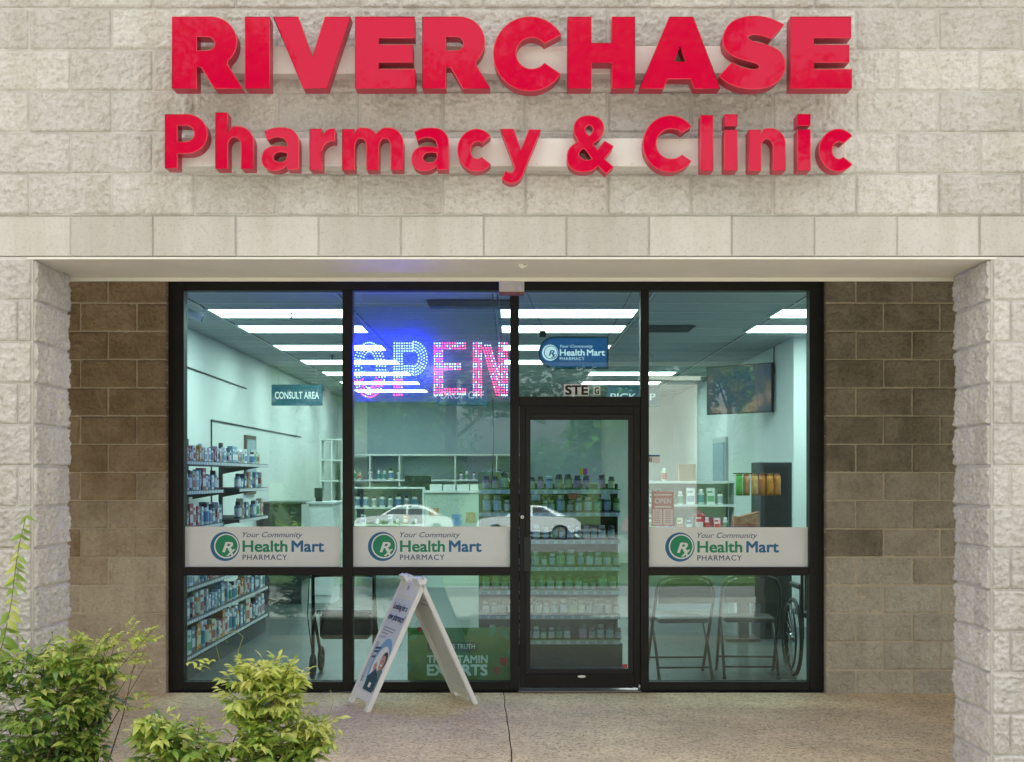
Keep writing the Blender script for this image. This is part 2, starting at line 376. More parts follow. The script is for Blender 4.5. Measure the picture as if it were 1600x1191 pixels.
def get_block(wd, kind, ends=(0, 0)):
    """a few variants of each size and kind, shared between the blocks"""
    key = (round(wd, 3), kind, ends)
    if key not in _bc:
        amp, m, nv, bulge = {'front': (0.0155, M['cream'], 9, 0.5), 'lintel': (0.0012, M['cream_smooth'], 4, 0.2), 'pillar': (0.017, M['cream'], 4, 0.5),
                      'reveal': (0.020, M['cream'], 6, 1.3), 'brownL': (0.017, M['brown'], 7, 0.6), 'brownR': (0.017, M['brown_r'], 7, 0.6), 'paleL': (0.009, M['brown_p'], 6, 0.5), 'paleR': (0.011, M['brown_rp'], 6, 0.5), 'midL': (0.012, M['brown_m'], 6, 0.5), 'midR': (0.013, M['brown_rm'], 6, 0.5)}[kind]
        full = wd > 0.3
        vs = []
        for k in range(nv if full else max(3, nv//2)):
            me = block_mesh('block', wd, random.random()*50+k*3, amp, ends, nx=62 if full else 34, nz=31, bulge=bulge)
            me.materials.append(m); vs.append(me)
        _bc[key] = vs
    return random.choice(_bc[key])
def place_block(parent, wd, kind, x, y, z, rz=0, ends=(0, 0), jit=0.003):
    o = bpy.data.objects.new('block', get_block(wd, kind, ends)); C.objects.link(o); o.parent = parent
    o.location = Vector((x, y+random.uniform(-jit, jit), z))-parent.location; o.rotation_euler = (0, 0, rz)
    return o
def course(parent, kind0, z, xa, xb, joint0, y, ends=(0, 0)):
    """one course of running bond between xa and xb with a head joint at joint0"""
    k = math.ceil((xa-joint0)/BL-1e-6); js = [xa]
    while joint0+k*BL < xb-0.03:
        if joint0+k*BL > xa+0.03: js.append(joint0+k*BL)
        k += 1
    js.append(xb)
    for a, b in zip(js[:-1], js[1:]):
        kind = kind0
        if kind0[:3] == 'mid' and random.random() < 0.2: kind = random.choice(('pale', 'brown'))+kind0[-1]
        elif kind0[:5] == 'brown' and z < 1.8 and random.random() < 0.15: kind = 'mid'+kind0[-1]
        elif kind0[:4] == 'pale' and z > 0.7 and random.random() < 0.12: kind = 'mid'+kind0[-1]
        e = (1 if (ends[0] and a == xa) else 0, 1 if (ends[1] and b == xb) else 0)
        place_block(parent, b-a, kind, (a+b)/2, y, z, 0, e)

HW = 2.362                      # half width of the opening between the pillars
ZB = 13*CH                      # underside of the lintel course
PD = 0.50                       # pillar depth
fw = empty('facade_wall', (0, 0, ZB), 'cream painted split-face block wall above the recess, behind the red letters', 'wall')
MB().box(-4.3, 4.3, -0.0045, 0.55, 14*CH, 24*CH).box(-4.3, 4.3, 0.0015, 0.55, ZB+0.003, 14*CH).build('mortar', M['mortar'], fw)
for r in range(13, 24):
    course(fw, 'lintel' if r == 13 else 'front', r*CH, -4.06, 4.06, -2.171 if r % 2 else -2.374, 0.0)
for s in (-1, 1):               # the wall runs on beyond the picture
    MB().box(min(s*4.3, s*11), max(s*4.3, s*11), 0, 0.55, ZB, 24*CH).build('wall_extension', M['cream'], fw)
MB().box(-11, 11, 0.02, 0.55, 24*CH, 5.6).build('parapet', M['cream'], fw)
for s, nm in ((-1, 'left'), (1, 'right')):
    pl = empty('block_pillar', (s*2.9, 0.25, 0), 'cream painted split-face block pillar at the %s of the recess' % nm + (', vine shoot in front' if s < 0 else ', bare'), 'pillar', 'block pillars beside the recess')
    xin, xout = s*HW, s*(HW+1.02)
    MB().box(min(xin-s*0.006, xout), max(xin-s*0.006, xout), -0.004, PD-0.004, 0, ZB-0.001).build('mortar', M['mortar'], pl)
    for r in range(13):
        xa, xb = (min(xin, xout), max(xin, xout))
        j0 = -2.171 if r % 2 else -2.374
        z = r*CH - 0.012 if r == 12 else r*CH
        course(pl, 'pillar', r*CH-0.012, xa, xb, j0+0.15, 0.0, (0, 1) if s < 0 else (1, 0))
        # reveal: two pieces to a course, their joint alternating
        split = 0.32 if r % 2 else 0.21
        for (a, b) in ((0.0, split), (split, PD)):
            rear = (b == PD)
            e = ((0, 1) if rear else (1, 0)) if s < 0 else ((1, 0) if rear else (0, 1))
            place_block(pl, b-a, 'reveal', xin, (a+b)/2, r*CH-0.012, R(90)*(-s), e, 0)
# steel lintel plate under the beam, arcade ceiling
rf = box('roof', -11, 11, 0.5505, 18, 5.2, 5.6, M['soffit']); tag(rf, 'flat roof of the shop building behind the parapet, unseen, added as sun shade', 'roof')  # unseen slab added to keep the sun out of arcade and shop
stp = empty('lintel_plate', (0, 0.3, ZB), 'cream painted steel plate under the block beam, paint chipped at mid span', 'lintel')
MB().box(-HW-0.02, HW+0.02, -0.004, 0.60, ZB-0.012, ZB-0.004).build('soffit_plate', M['soffit'], stp)
MB().box(-HW-0.02, HW+0.02, -0.010, -0.0045, ZB-0.013, ZB-0.002).build('drip_edge', M['soffit'], stp)
MB().box(-HW-0.02, HW+0.02, 0.6005, 0.612, ZB-0.030, ZB+0.03).build('rear_lip', M['soffit'], stp)
c0 = at(818, 415, 0.22)
flat('paint_chip', [[(c0.x-0.030, c0.z), (c0.x+0.012, c0.z-0.001), (c0.x+0.02, c0.z-0.010), (c0.x+0.006, c0.z-0.020), (c0.x-0.01, c0.z-0.024), (c0.x-0.022, c0.z-0.014)]], 0.16, M['soffit'], stp, depth=0.002)
flat('paint_tear', [[(c0.x-0.010, c0.z-0.001), (c0.x+0.010, c0.z-0.002), (c0.x+0.012, c0.z-0.009), (c0.x+0.002, c0.z-0.008)]], 0.155, M['ink_black'], stp, depth=0.001)
ceil_a = box('arcade_ceiling', -11, 11, 0.55, 3.06, 3.10, 3.2, mat('ceiling_boards', (0.58, 0.53, 0.44), 0.7, var=0.2, vscale=3)); tag(ceil_a, kind='structure')
# brown block wall on both sides of the storefront
SFY = 3.0
XL, XR, ZH = -2.488, 2.258, 3.0
for s, nm in ((-1, 'left'), (1, 'right')):
    wl = empty('recess_wall', (s*3.3, SFY, 0), '%s split-face block wall at the %s of the storefront' % ('brown' if s < 0 else 'grey brown', nm), 'wall', 'block walls beside the storefront')
    xa, xb = (-4.13, XL) if s < 0 else (XR, 3.9)
    MB().box(xa+0.004, xb-0.004, SFY-0.006, SFY+0.2, 0.0, 3.09).build('mortar', M['mortar_b'], wl)
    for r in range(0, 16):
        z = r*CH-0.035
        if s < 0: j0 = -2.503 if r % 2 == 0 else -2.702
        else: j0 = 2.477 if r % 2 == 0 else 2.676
        course(wl, ('pale' if r < 5 else ('mid' if r < 8 else 'brown'))+('L' if s < 0 else 'R'), z, xa, xb, j0, SFY, (0, 1) if s < 0 else (1, 0))  # lower courses paler: brighter light near the ground put into block colour
    MB().box(*((-11, -4.13) if s < 0 else (3.9, 11)), SFY, SFY+0.2, 0, 3.09).build('wall_extension', M['brown'], wl)

# ------------------------------------------------------------------ ground: walkway slabs, beds, lot
def aggregate():
    m = bpy.data.materials.new('exposed_aggregate'); m.use_nodes = True; n = m.node_tree.nodes; L = m.node_tree.links; b = n['Principled BSDF']
    b.inputs['Roughness'].default_value = 0.75
    geo = n.new('ShaderNodeNewGeometry')
    v = n.new('ShaderNodeTexVoronoi'); v.inputs['Scale'].default_value = 75; L.new(geo.outputs['Position'], v.inputs['Vector'])
    rp = n.new('ShaderNodeValToRGB'); e = rp.color_ramp.elements
    e[0].position = 0.0; e[0].color = (0.40, 0.26, 0.14, 1); e[1].position = 1.0; e[1].color = (0.86, 0.70, 0.49, 1)
    a = e.new(0.25); a.color = (0.65, 0.50, 0.315, 1); a = e.new(0.7); a.color = (0.77, 0.62, 0.42, 1)
    sep = n.new('ShaderNodeSeparateColor'); L.new(v.outputs['Color'], sep.inputs[0]); L.new(sep.outputs[0], rp.inputs[0])
    nz = n.new('ShaderNodeTexNoise'); nz.inputs['Scale'].default_value = 2.2; nz.inputs['Detail'].default_value = 5; L.new(geo.outputs['Position'], nz.inputs['Vector'])
    mr = n.new('ShaderNodeMapRange'); mr.inputs['From Min'].default_value = 0.3; mr.inputs['From Max'].default_value = 0.7; mr.inputs['To Min'].default_value = 0.84; mr.inputs['To Max'].default_value = 1.12
    L.new(nz.outputs['Fac'], mr.inputs[0])
    hsv = n.new('ShaderNodeHueSaturation'); L.new(rp.outputs[0], hsv.inputs['Color']); L.new(mr.outputs[0], hsv.inputs['Value']); n6 = n.new('ShaderNodeTexNoise'); n6.inputs['Scale'].default_value = 7; n6.inputs['Detail'].default_value = 6; n6.inputs['Roughness'].default_value = 0.7; L.new(geo.outputs['Position'], n6.inputs['Vector'])
    r6 = n.new('ShaderNodeValToRGB'); r6.color_ramp.elements[0].position = 0.30; r6.color_ramp.elements[1].position = 0.40; r6.color_ramp.elements[0].color = (0.66, 0.63, 0.60, 1); r6.color_ramp.elements[1].color = (1, 1, 1, 1); L.new(n6.outputs['Fac'], r6.inputs[0])
    v6 = n.new('ShaderNodeTexVoronoi'); v6.inputs['Scale'].default_value = 2.6; L.new(geo.outputs['Position'], v6.inputs['Vector'])
    g6 = n.new('ShaderNodeMapRange'); g6.inputs['From Min'].default_value = 0.035; g6.inputs['From Max'].default_value = 0.05; g6.inputs['To Min'].default_value = 0.55; g6.inputs['To Max'].default_value = 1.0; L.new(v6.outputs['Distance'], g6.inputs[0])
    m6 = n.new('ShaderNodeMix'); m6.data_type = 'RGBA'; m6.blend_type = 'MULTIPLY'; m6.inputs['Factor'].default_value = 1; L.new(hsv.outputs[0], m6.inputs['A']); L.new(r6.outputs[0], m6.inputs['B'])
    m7 = n.new('ShaderNodeMix'); m7.data_type = 'RGBA'; m7.blend_type = 'MULTIPLY'; m7.inputs['Factor'].default_value = 1; L.new(m6.outputs['Result'], m7.inputs['A']); L.new(g6.outputs[0], m7.inputs['B'])
    L.new(m7.outputs['Result'], b.inputs['Base Color'])
    bp = n.new('ShaderNodeBump'); bp.inputs['Strength'].default_value = 0.5; bp.inputs['Distance'].default_value = 0.006; bp.invert = True
    L.new(v.outputs['Distance'], bp.inputs['Height']); L.new(bp.outputs[0], b.inputs['Normal'])
    return m
M['aggregate'] = aggregate()
M['asphalt'] = mat('pale_lot_concrete', (0.31, 0.295, 0.275), 0.85, var=0.25, vscale=3, bump=0.3, bscale=60)
M['soil'] = mat('mulch', (0.09, 0.06, 0.04), 0.95, var=0.4, vscale=18, bump=0.6, bscale=30)
M['grass'] = mat('lawn', (0.06, 0.105, 0.03), 0.9, var=0.35, vscale=5, bump=0.5, bscale=50)
M['concrete'] = mat('concrete', (0.50, 0.465, 0.40), 0.85, var=0.1, vscale=4, bump=0.15, bscale=50)
wk = empty('walkway', (0, 1.5, -0.1), kind='structure')
def jx(t, x0): return x0+0.02*math.sin(t*1.7+0.4)+0.012*noise.noise(Vector((t*2, x0, 1)))-0.035*max(0, (t-2.2))
edges = [-9.0, -3.05, -0.02, 2.92, 9.0]
for a, b in zip(edges[:-1], edges[1:]):
    m = MB(); N = 30; g = 0.0035
    for i in range(N):
        t0, t1 = -0.25+3.27*i/N, -0.25+3.27*(i+1)/N
        q = [(jx(t0, a)+g, t0), (jx(t0, b)-g, t0), (jx(t1, b)-g, t1), (jx(t1, a)+g, t1)]
        m.face([(x, y, 0) for x, y in q])
        m.face([(q[0][0], q[0][1], 0), (q[3][0], q[3][1], 0), (q[3][0], q[3][1], -0.1), (q[0][0], q[0][1], -0.1)])
        m.face([(q[1][0], q[1][1], 0), (q[2][0], q[2][1], 0), (q[2][0], q[2][1], -0.1), (q[1][0], q[1][1], -0.1)])
    m.face([(jx(-0.25, a)+g, -0.25, 0), (jx(-0.25, b)-g, -0.25, 0), (jx(-0.25, b)-g, -0.25, -0.1), (jx(-0.25, a)+g, -0.25, -0.1)])
    m.build('slab', M['aggregate'], wk)
box('joint_bed', -9, 9, -0.24, 3.02, -0.12, -0.02, M['ink_black'], wk)
pb = box('planting_bed', -6, -0.45, -2.2, -0.251, -0.25, -0.06, M['soil']); tag(pb, kind='structure')
gb = box('gravel_bed', 0.9, 9, -2.2, -0.251, -0.25, -0.05, mat('gravel', (0.4, 0.37, 0.32), 0.9, var=0.5, vscale=40, bump=0.8, bscale=40)); tag(gb, kind='structure')
pth = box('path', -0.45, 0.9, -2.2, -0.251, -0.25, -0.003, M['concrete']); tag(pth, kind='structure')
kb = box('kerb', -11, 11, -2.36, -2.2, -0.3, -0.04, M['concrete'], bevel=0.01); tag(kb, kind='structure')
def zlot(y): return -0.17-1.0*min(1, max(0, (-2.36-y)/26.0))
m = MB(); ys = [-2.36-26*i/12 for i in range(13)]+[-62]
for y0, y1 in zip(ys[:-1], ys[1:]): m.face([(-45, y0, zlot(y0)), (45, y0, zlot(y0)), (45, y1, zlot(y1)), (-45, y1, zlot(y1))])
tag(m.build('parking_lot', mat('asphalt', (0.17, 0.165, 0.16), 0.85, var=0.25, vscale=3, bump=0.3, bscale=60)), kind='structure')
m = MB(); ys = [-2.36-1.6*i for i in range(5)]
for y0, y1 in zip(ys[:-1], ys[1:]): m.face([(-45, y0, zlot(y0)+0.006), (45, y0, zlot(y0)+0.006), (45, y1, zlot(y1)+0.006), (-45, y1, zlot(y1)+0.006)])
tag(m.build('drive', M['asphalt']), kind='structure')  # unseen pale strip added to bounce sunlight up into the recess
for i, px in enumerate(range(-12, 15, 3)):
    o = box('parking_line', px-0.05, px+0.05, -50.5, -45.5, -1.168, -1.164, M['ink_white']); tag(o, kind='structure')
tag(MB().box(-30, 30, -22, -13, -1.2, -0.42).build('lawn_island', M['grass'], bevel=0.1), kind='structure')
m = MB(); m.face([(-600, -600, -1.4), (600, -600, -1.4), (600, 60, -1.4), (-600, 60, -1.4)])
tag(m.build('ground', M['grass']), kind='structure')

# ------------------------------------------------------------------ storefront: bronze frame, panes, door
FY0, FY1, GY = SFY+0.055, SFY+0.165, SFY+0.10
S0 = sc_at(FY0)
def X_(px): return (px-HX)/S0
def Z_(py): return CAMZ-(py-HY)/S0
sf = empty('storefront', (0, FY0, 0), 'dark bronze aluminium storefront frame with clear tinted glass panes round the door', 'storefront')
def member(name, x0, x1, y0, y1, dy=0.0):
    return MB().box(X_(x0), X_(x1), FY0+dy, FY1-dy, Z_(y1), Z_(y0)).build(name, M['bronze'], sf, bevel=0.003)
BOT = 1079.5
member('jamb', 258, 287, 432, BOT); member('jamb', 1265, 1292, 432, BOT)
member('head', 287.1, 1264.9, 432, 454)
member('mullion', 535, 551, 454.1, BOT); member('mullion', 797, 811, 454.1, BOT); member('mullion', 1001, 1014, 454.1, BOT)
for a, b in ((287.1, 534.9), (551.1, 796.9), (1014.1, 1264.9)):
    member('sill', a, b, 1066, BOT, 0.002); member('mid_rail', a, b, 886.5, 899.5, 0.002)
member('transom_bar', 811.1, 1000.9, 620, 634.3, 0.002)
def pane(x0, x1, y0, y1, parent, yy=GY):
    return MB().box(X_(x0)-0.006, X_(x1)+0.006, yy, yy+0.006, Z_(y1)-0.006, Z_(y0)+0.006).build('pane', M['glass'], parent)
for a, b in ((287, 535), (551, 797), (1014, 1265)):
    pane(a, b, 454, 886.5, sf); pane(a, b, 899.5, 1066, sf)
pane(811, 1001, 454, 620, sf)
box('gasket', X_(811.1), X_(1000.9), GY-0.012, GY-0.002, Z_(624), Z_(619.4), M['gasket'], sf)
door = empty('glass_door', (X_(906), FY0, 0), 'dark bronze framed glass entrance door with black pull handle', 'door')
DY0, DY1 = FY0+0.012, FY0+0.058
def dm(name, x0, x1, y0, y1, m=None, a=0.0, b=0.0, bev=0.002):
    return MB().box(X_(x0), X_(x1), DY0+a, DY1-b, Z_(y1), Z_(y0)).build(name, m or M['bronze'], door, bevel=bev)
dm('stile', 811.6, 821, 635, 1075.6); dm('stile', 991, 1000.5, 635, 1075.6)
dm('top_rail', 821.05, 990.95, 635, 647); dm('bottom_rail', 821.05, 990.95, 1054, 1075.6)
dm('glazing_stop', 821.05, 829, 647.05, 1053.95, M['gasket'], 0.012, 0.012); dm('glazing_stop', 982, 990.95, 647.05, 1053.95, M['gasket'], 0.012, 0.012)
dm('glazing_stop', 829.05, 981.95, 647.05, 656, M['gasket'], 0.012, 0.012); dm('glazing_stop', 829.05, 981.95, 1046, 1053.95, M['gasket'], 0.012, 0.012)
MB().box(X_(829), X_(982), FY0+0.032, FY0+0.038, Z_(1046), Z_(656)).build('pane', M['glass'], door)
hb = MB().box(X_(817.5), X_(829.5), DY0-0.055, DY0-0.035, Z_(893), Z_(838)).build('pull_handle', M['black'], door, bevel=0.005, seg=2)
MB().tube([(X_(820), DY0-0.036, Z_(846)), (X_(820), DY0+0.001, Z_(846))], 0.008).tube([(X_(820), DY0-0.036, Z_(886)), (X_(820), DY0+0.001, Z_(886))], 0.008).build('standoff', M['black'], hb)
box('back_plate', X_(813.4), X_(816.6), DY0-0.012, DY0-0.001, Z_(892), Z_(839), M['black'], door)
MB().tube([(X_(816), DY0-0.014, Z_(808)), (X_(816), DY0+0.001, Z_(808))], 0.0125, 16).build('lock_cylinder', M['chrome'], door)
box('key_slot', X_(815.6), X_(816.4), DY0-0.0155, DY0-0.0142, Z_(810), Z_(806), M['ink_black'], door)
flat('sticker', [arc(X_(909), Z_(1057.5), 0.030, 0.0095, 0, 360, 20)[:-1]], DY0-0.0015, M['ink_white'], door)
flat('red_sticker', [rrect(X_(973.5), X_(980.5), Z_(1045), Z_(1039), 0.003)], FY0+0.0305, M['ink_red'], door)
thr = box('threshold', X_(810), X_(1001.5), FY0-0.035, FY1, 0.001, 0.013, M['chrome'], door, bevel=0.004)
for px in (999, ):
    MB().tube([(X_(px), DY0-0.012, 0.014), (X_(px), DY0-0.012, 0.055)], 0.009, 10).build('pivot', M['chrome'], door)
for py in (716, 838): MB().tube([(X_(996.5), DY0-0.004, Z_(py)), (X_(996.5), DY0+0.001, Z_(py))], 0.006, 10).build('screw', M['gasket'], door)
# junction box on the header
jb = empty('junction_box', (X_(800), FY0-0.05, 2.85), 'small cream metal box with a round screw above the door mullion', 'box')
ya, yb = FY0-0.10, FY0-0.001
MB().box(X_(780), X_(819), ya, yb, Z_(459), Z_(430)).build('housing', M['soffit'], jb, bevel=0.002)
box('pink_base', X_(780)+0.001, X_(819)-0.001, ya+0.001, yb, Z_(462.5), Z_(459.1), mat('rust_pink', (0.30, 0.12, 0.10), 0.7, var=0.3, vscale=30), jb)
MB().tube([(X_(813), ya-0.006, Z_(454)), (X_(813), ya+0.001, Z_(454))], 0.0125, 16).build('screw', M['white_p'], jb)
box('screw_slot', X_(813)-0.009, X_(813)+0.009, ya-0.0075, ya-0.0062, Z_(454)-0.001, Z_(454)+0.001, M['ink_grey'], jb)

# ------------------------------------------------------------------ red channel-letter sign
LY = -0.20; SL = sc_at(LY)
def GL(polys, px, base):
    """glyph outlines in photograph pixels (x from the letter's left edge, y up from the baseline) to metres"""
    return [[((px+x-HX)/SL, CAMZ-(base-y-HY)/SL) for x, y in p] for p in polys]
def zpts(pts, base, ox, oy=None, zs=2.7586, x0=780):
    return [(x/zs+x0-ox, base-y/zs) for x, y in pts]
def g_R(w=108):
    k = w/108.0
    out = [(0, 0), (38, 0), (38, 33), (46, 33), (66, 0), (110, 0), (86, 38)]+arc(60, 73, 41, 39, -48, 90, 16)+[(0, 112)]
    return [[(x*k, y) for x, y in out], [(x*k, y) for x, y in [(38, 59)]+arc(56, 70, 11, 11, -90, 90, 10)+[(38, 81)]]]
def g_E(w): return [[(0, 0), (w, 0), (w, 30), (37, 30), (37, 41), (w-4, 41), (w-4, 68), (37, 68), (37, 79), (w-1, 79), (w-1, 112), (0, 112)]]
def g_C(): return [arc(57, 54, 57, 58, 31, 327, 36)+arc(60, 55, 25, 25, 322, 38, 24)]
def g_S():
    pts = [(1225, 107), (1170, 168), (1130, 154), (1095, 150), (1072, 156), (1070, 166), (1086, 177), (1115, 185), (1155, 196), (1197, 215), (1222, 245), (1230, 280), (1222, 320), (1195, 355), (1150, 377), (1090, 385), (1030, 377), (983, 358), (945, 330),
           (1000, 270), (1040, 290), (1085, 300), (1113, 297), (1119, 286), (1105, 274), (1060, 261), (1010, 244), (977, 218), (962, 180), (968, 140), (995, 100), (1045, 76), (1105, 70), (1165, 80)]
    return [smooth(zpts(pts, 138.5, 1122.5), (0, 1, 18, 19), 3)]
L1 = [('R', g_R(), 269), ('I', [[(0, 0), (38.5, 0), (38.5, 112), (0, 112)]], 383), ('V', [[(0, 112), (39, 112), (61, 49), (81, 112), (121, 112), (84, 0), (47, 0)]], 427),
      ('E', g_E(94), 555), ('R', g_R(104), 660), ('C', g_C(), 771), ('H', [[(0, 0), (37, 0), (37, 40), (69, 40), (69, 0), (105, 0), (105, 112), (69, 112), (69, 71), (37, 71), (37, 112), (0, 112)]], 887),
      ('A', [[(0, 0), (38, 0), (43.5, 15), (80, 15), (86, 0), (126, 0), (84, 112), (47, 112)], [(54.5, 42), (72.5, 42), (63.5, 66)]], 999), ('S', g_S(), 1123.5), ('E', g_E(96), 1235)]
def g_n(w=57, h=64, top=None, arches=1):
    s = 19; out = [(0, 0), (0, top or h), (18.5, top or h)] + ([] if top else [])
    out += [(18.5, 57)]
    aw = (w-s)/arches
    for a in range(arches):
        x0 = a*aw
        cx = x0+s+(aw-s)/2+4; rx = x0+aw+s-cx
        last = a == arches-1
        if a > 0: out += [(x0+15, 57)]
        out += arc(cx-3, 44, 15, 22, 115, 90, 4)
        out += arc(cx+1, 42, rx-1, 24, 84, (0 if last else 38), 9)
        if last: out += [(x0+aw+s, 0)]
    inner = []
    for a in reversed(range(arches)):
        x0 = a*aw+s; x1 = (a+1)*aw
        inner += [(x1, 0)]+arc((x0+x1)/2, 37, (x1-x0)/2, 13, 0, 180, 10)+[(x0, 0)]
    return [out+inner]
def g_c(w=57, h=66, s=19, a=42): return [arc(w/2+1, h/2-1, w/2+1, h/2, a, 360-a, 30)+arc(w/2+2, h/2-1, w/2+1-s, h/2-s, 360-a-8, a+8, 22)]
def g_a(base, ox):
    pts = [(497, 590), (530, 576), (575, 572), (615, 580), (640, 605), (648, 640), (648, 758), (597, 758), (597, 740), (570, 758), (535, 763), (505, 755), (487, 733), (484, 705), (495, 675), (525, 657), (565, 655), (597, 660), (597, 645), (588, 625), (565, 615), (540, 615), (508, 628)]
    hole = [(533, 706), (544, 686), (570, 680), (597, 685), (597, 700), (590, 718), (565, 728), (544, 722)]
    f = lambda p: [((x-483)/2.857, (760-y)/2.857) for x, y in p]
    return [smooth(f(pts), (0, 6, 7, 8, 17, 22), 3), smooth(f(hole), (3,), 3)]
def g_amp():
    f = lambda p: [((x-295)/2.7586, (738-y)/2.7586) for x, y in p]
    out = [(437, 632), (455, 611), (492, 633), (472, 662), (452, 688), (492, 722), (460, 751), (425, 716), (400, 736), (355, 743), (315, 730), (295, 700), (295, 660), (312, 632), (340, 610), (325, 580), (322, 550), (335, 520), (365, 503), (405, 503), (435, 517), (450, 545), (447, 575), (430, 600), (403, 622), (424, 651)]
    h1 = [(370, 558), (384, 541), (401, 548), (404, 566), (390, 588), (377, 577)]
    h2 = [(342, 665), (356, 645), (371, 646), (401, 688), (380, 694), (354, 685)]
    return [smooth(f(out), (0, 1, 2, 4, 5, 6, 7, 24, 25), 3), smooth(f(h1), (), 3), smooth(f(h2), (3,), 3)]
def g_y():
    f = lambda p: [((x-5)/2.7586, (735-y)/2.7586) for x, y in p]
    return [smooth(f([(5, 557), (62, 557), (93, 650), (128, 560), (178, 560), (110, 728), (95, 765), (70, 786), (40, 788), (12, 773), (27, 737), (45, 747), (60, 741), (68, 722)]), (0, 1, 2, 3, 4, 9, 10, 13), 3)]
def g_i(): return [[(0, 0), (20, 0), (20, 64), (0, 64)], [(0, 70), (20, 70), (20, 88), (0, 88)]]
L2 = [('P', [[(0, 0), (19, 0), (19, 23)]+arc(34, 53.5, 32, 30.5, -90, 90, 18)+[(0, 84)], [(19, 41)]+arc(33, 54, 13, 13, -90, 90, 12)+[(19, 67)]], 258, 263),
      ('h', g_n(59, 64, 88), 337, 264), ('a', g_a(0, 0), 409, 265.5), ('r', [[(0, 0), (19, 0), (19, 30)]+arc(36, 28, 17, 17, 180, 80, 8)+[(39.5, 64)]+arc(35, 44, 17, 20, 90, 150, 5)+[(18.5, 54), (18.5, 64), (0, 64)]], 484, 265.5),
      ('m', g_n(95, 64, None, 2), 535, 266), ('a', g_a(0, 0), 643, 266), ('c', g_c(), 715, 267), ('y', g_y(), 782, 266.5), ('ampersand', g_amp(), 887, 267),
      ('C', [arc(42, 42, 42, 44, 38, 322, 34)+arc(44, 42, 24, 24, 314, 46, 24)], 1005, 267), ('l', [[(0, 0), (19, 0), (19, 87), (0, 87)]], 1095, 267), ('i', g_i(), 1132, 267), ('n', g_n(57), 1170, 267), ('i', g_i(), 1246, 266.5), ('c', g_c(), 1280, 267)]
def letter(root, polys, px, base, depth=0.088):
    P = GL(polys, px, base)
    me = outline_mesh(P, depth, Matrix.Translation((0, LY+depth/2, 0)) @ TOXZ); me.materials.clear()
    o = link_mesh('letter', me, root, (M['red_face'], M['red_side']))
    for p in me.polygons:
        p.material_index = 0 if p.normal.y < -0.9 else 1; p.use_smooth = False
    m = MB()
    for p in P: m.tube([(x, LY-0.0005, z) for x, z in p], 0.0022, 5, closed=True)
    m.build('trim_cap', M['red_trim'], o)
    return o
s1 = empty('letter_sign', (0, 0, 3.45), 'large glossy red block letters reading RIVERCHASE on a white raceway', 'sign')
for nm, g, px in L1: letter(s1, g, px, 138.5)
s2 = empty('letter_sign', (0, 0, 3.05), 'smaller red letters reading Pharmacy & Clinic on a white raceway', 'sign')
for nm, g, px, b in L2: letter(s2, g, px, b)
RY = -0.112; SR = sc_at(RY)
def raceway(root, x0, x1, y0, y1):
    a, b = (x0-HX)/SR, (x1-HX)/SR; zt, zb = CAMZ-(y0-HY)/SR, CAMZ-(y1-HY)/SR
    o = MB().box(a, b, RY, 0.002, zb, zt).build('raceway', M['raceway'], root, bevel=0.003)
    n = MB(); 
    for i in range(14):
        x = a+(b-a)*(i+0.5)/14
        for z in (zt-0.012, zb+0.012): n.tube([(x, RY-0.002, z), (x, RY+0.001, z)], 0.003, 6)
    n.build('rivets', M['chrome'], o)['kind'] = 'stuff'
raceway(s1, 282, 1322, 72, 115.5); raceway(s2, 280, 1322, 216, 260)

# ------------------------------------------------------------------ lettering on the glass
DG = GY-0.0025
SG = sc_at(DG)
def gx(px): return (px-HX)/SG
def gz(py): return CAMZ-(py-HY)/SG
def disc(cx, cy, r, n=40): return arc(gx(cx), gz(cy), r/SG, r/SG, 0, 360, n)[:-1]
def logo(root, dx, dy, cols, k=1.0, y=DG, ox=351.7, oy=854):
    """round Rx emblem and lettering; cols = ring, gap, disc, script, word1, word2, small"""
    def q(px, py): return (ox+dx+(px-351.7)*k, oy+dy+(py-854)*k)
    def dsc(cx, cy, r): c = q(cx, cy); return disc(c[0], c[1], r*k)
    def tx(nm, body, x0, x1, y0, y1, m, dep, **kw):
        a, b = q(x0, y1), q(x1, y0)
        text(nm, body, gx(a[0]), gx(b[0]), gz(a[1]), gz(b[1]), y-dep, m, root, **kw)
    flat('emblem_ring', [dsc(351.7, 854, 22.8)], y-0.0008, cols[0], root)
    flat('emblem_gap', [dsc(353.8, 853.4, 19.4)], y-0.0012, cols[1], root)
    flat('emblem_disc', [dsc(353.9, 853.2, 17.3)], y-0.0016, cols[2], root)
    tx('lettering', 'R', 347.5, 364.5, 847, 863, cols[1], 0.002, bold=0.02, shear=0.25)
    tx('lettering', 'x', 354, 368, 858, 869, cols[1], 0.0021, bold=0.015, shear=0.25)
    tx('lettering', 'Your Community', 379, 473, 831.5, 842.3, cols[3], 0.001, shear=0.3)
    tx('lettering', 'Health', 379, 449.3, 844.6, 862.6, cols[4], 0.001, bold=0.022)
    tx('lettering', 'Mart', 455.5, 506.5, 844.6, 862.6, cols[5], 0.001, bold=0.022)
    tx('lettering', 'PHARMACY', 379, 448.5, 866.7, 875, cols[6], 0.001, bold=0.004, spacing=1.15)
COLS = (M['ink_blue'], M['ink_white'], M['ink_green'], M['ink_navy'], M['ink_green'], M['ink_blue'], M['ink_navy'])
def banner_mat():
    return mat('white_vinyl', (0.87, 0.88, 0.88), 0.4, var=0.03, vscale=5)
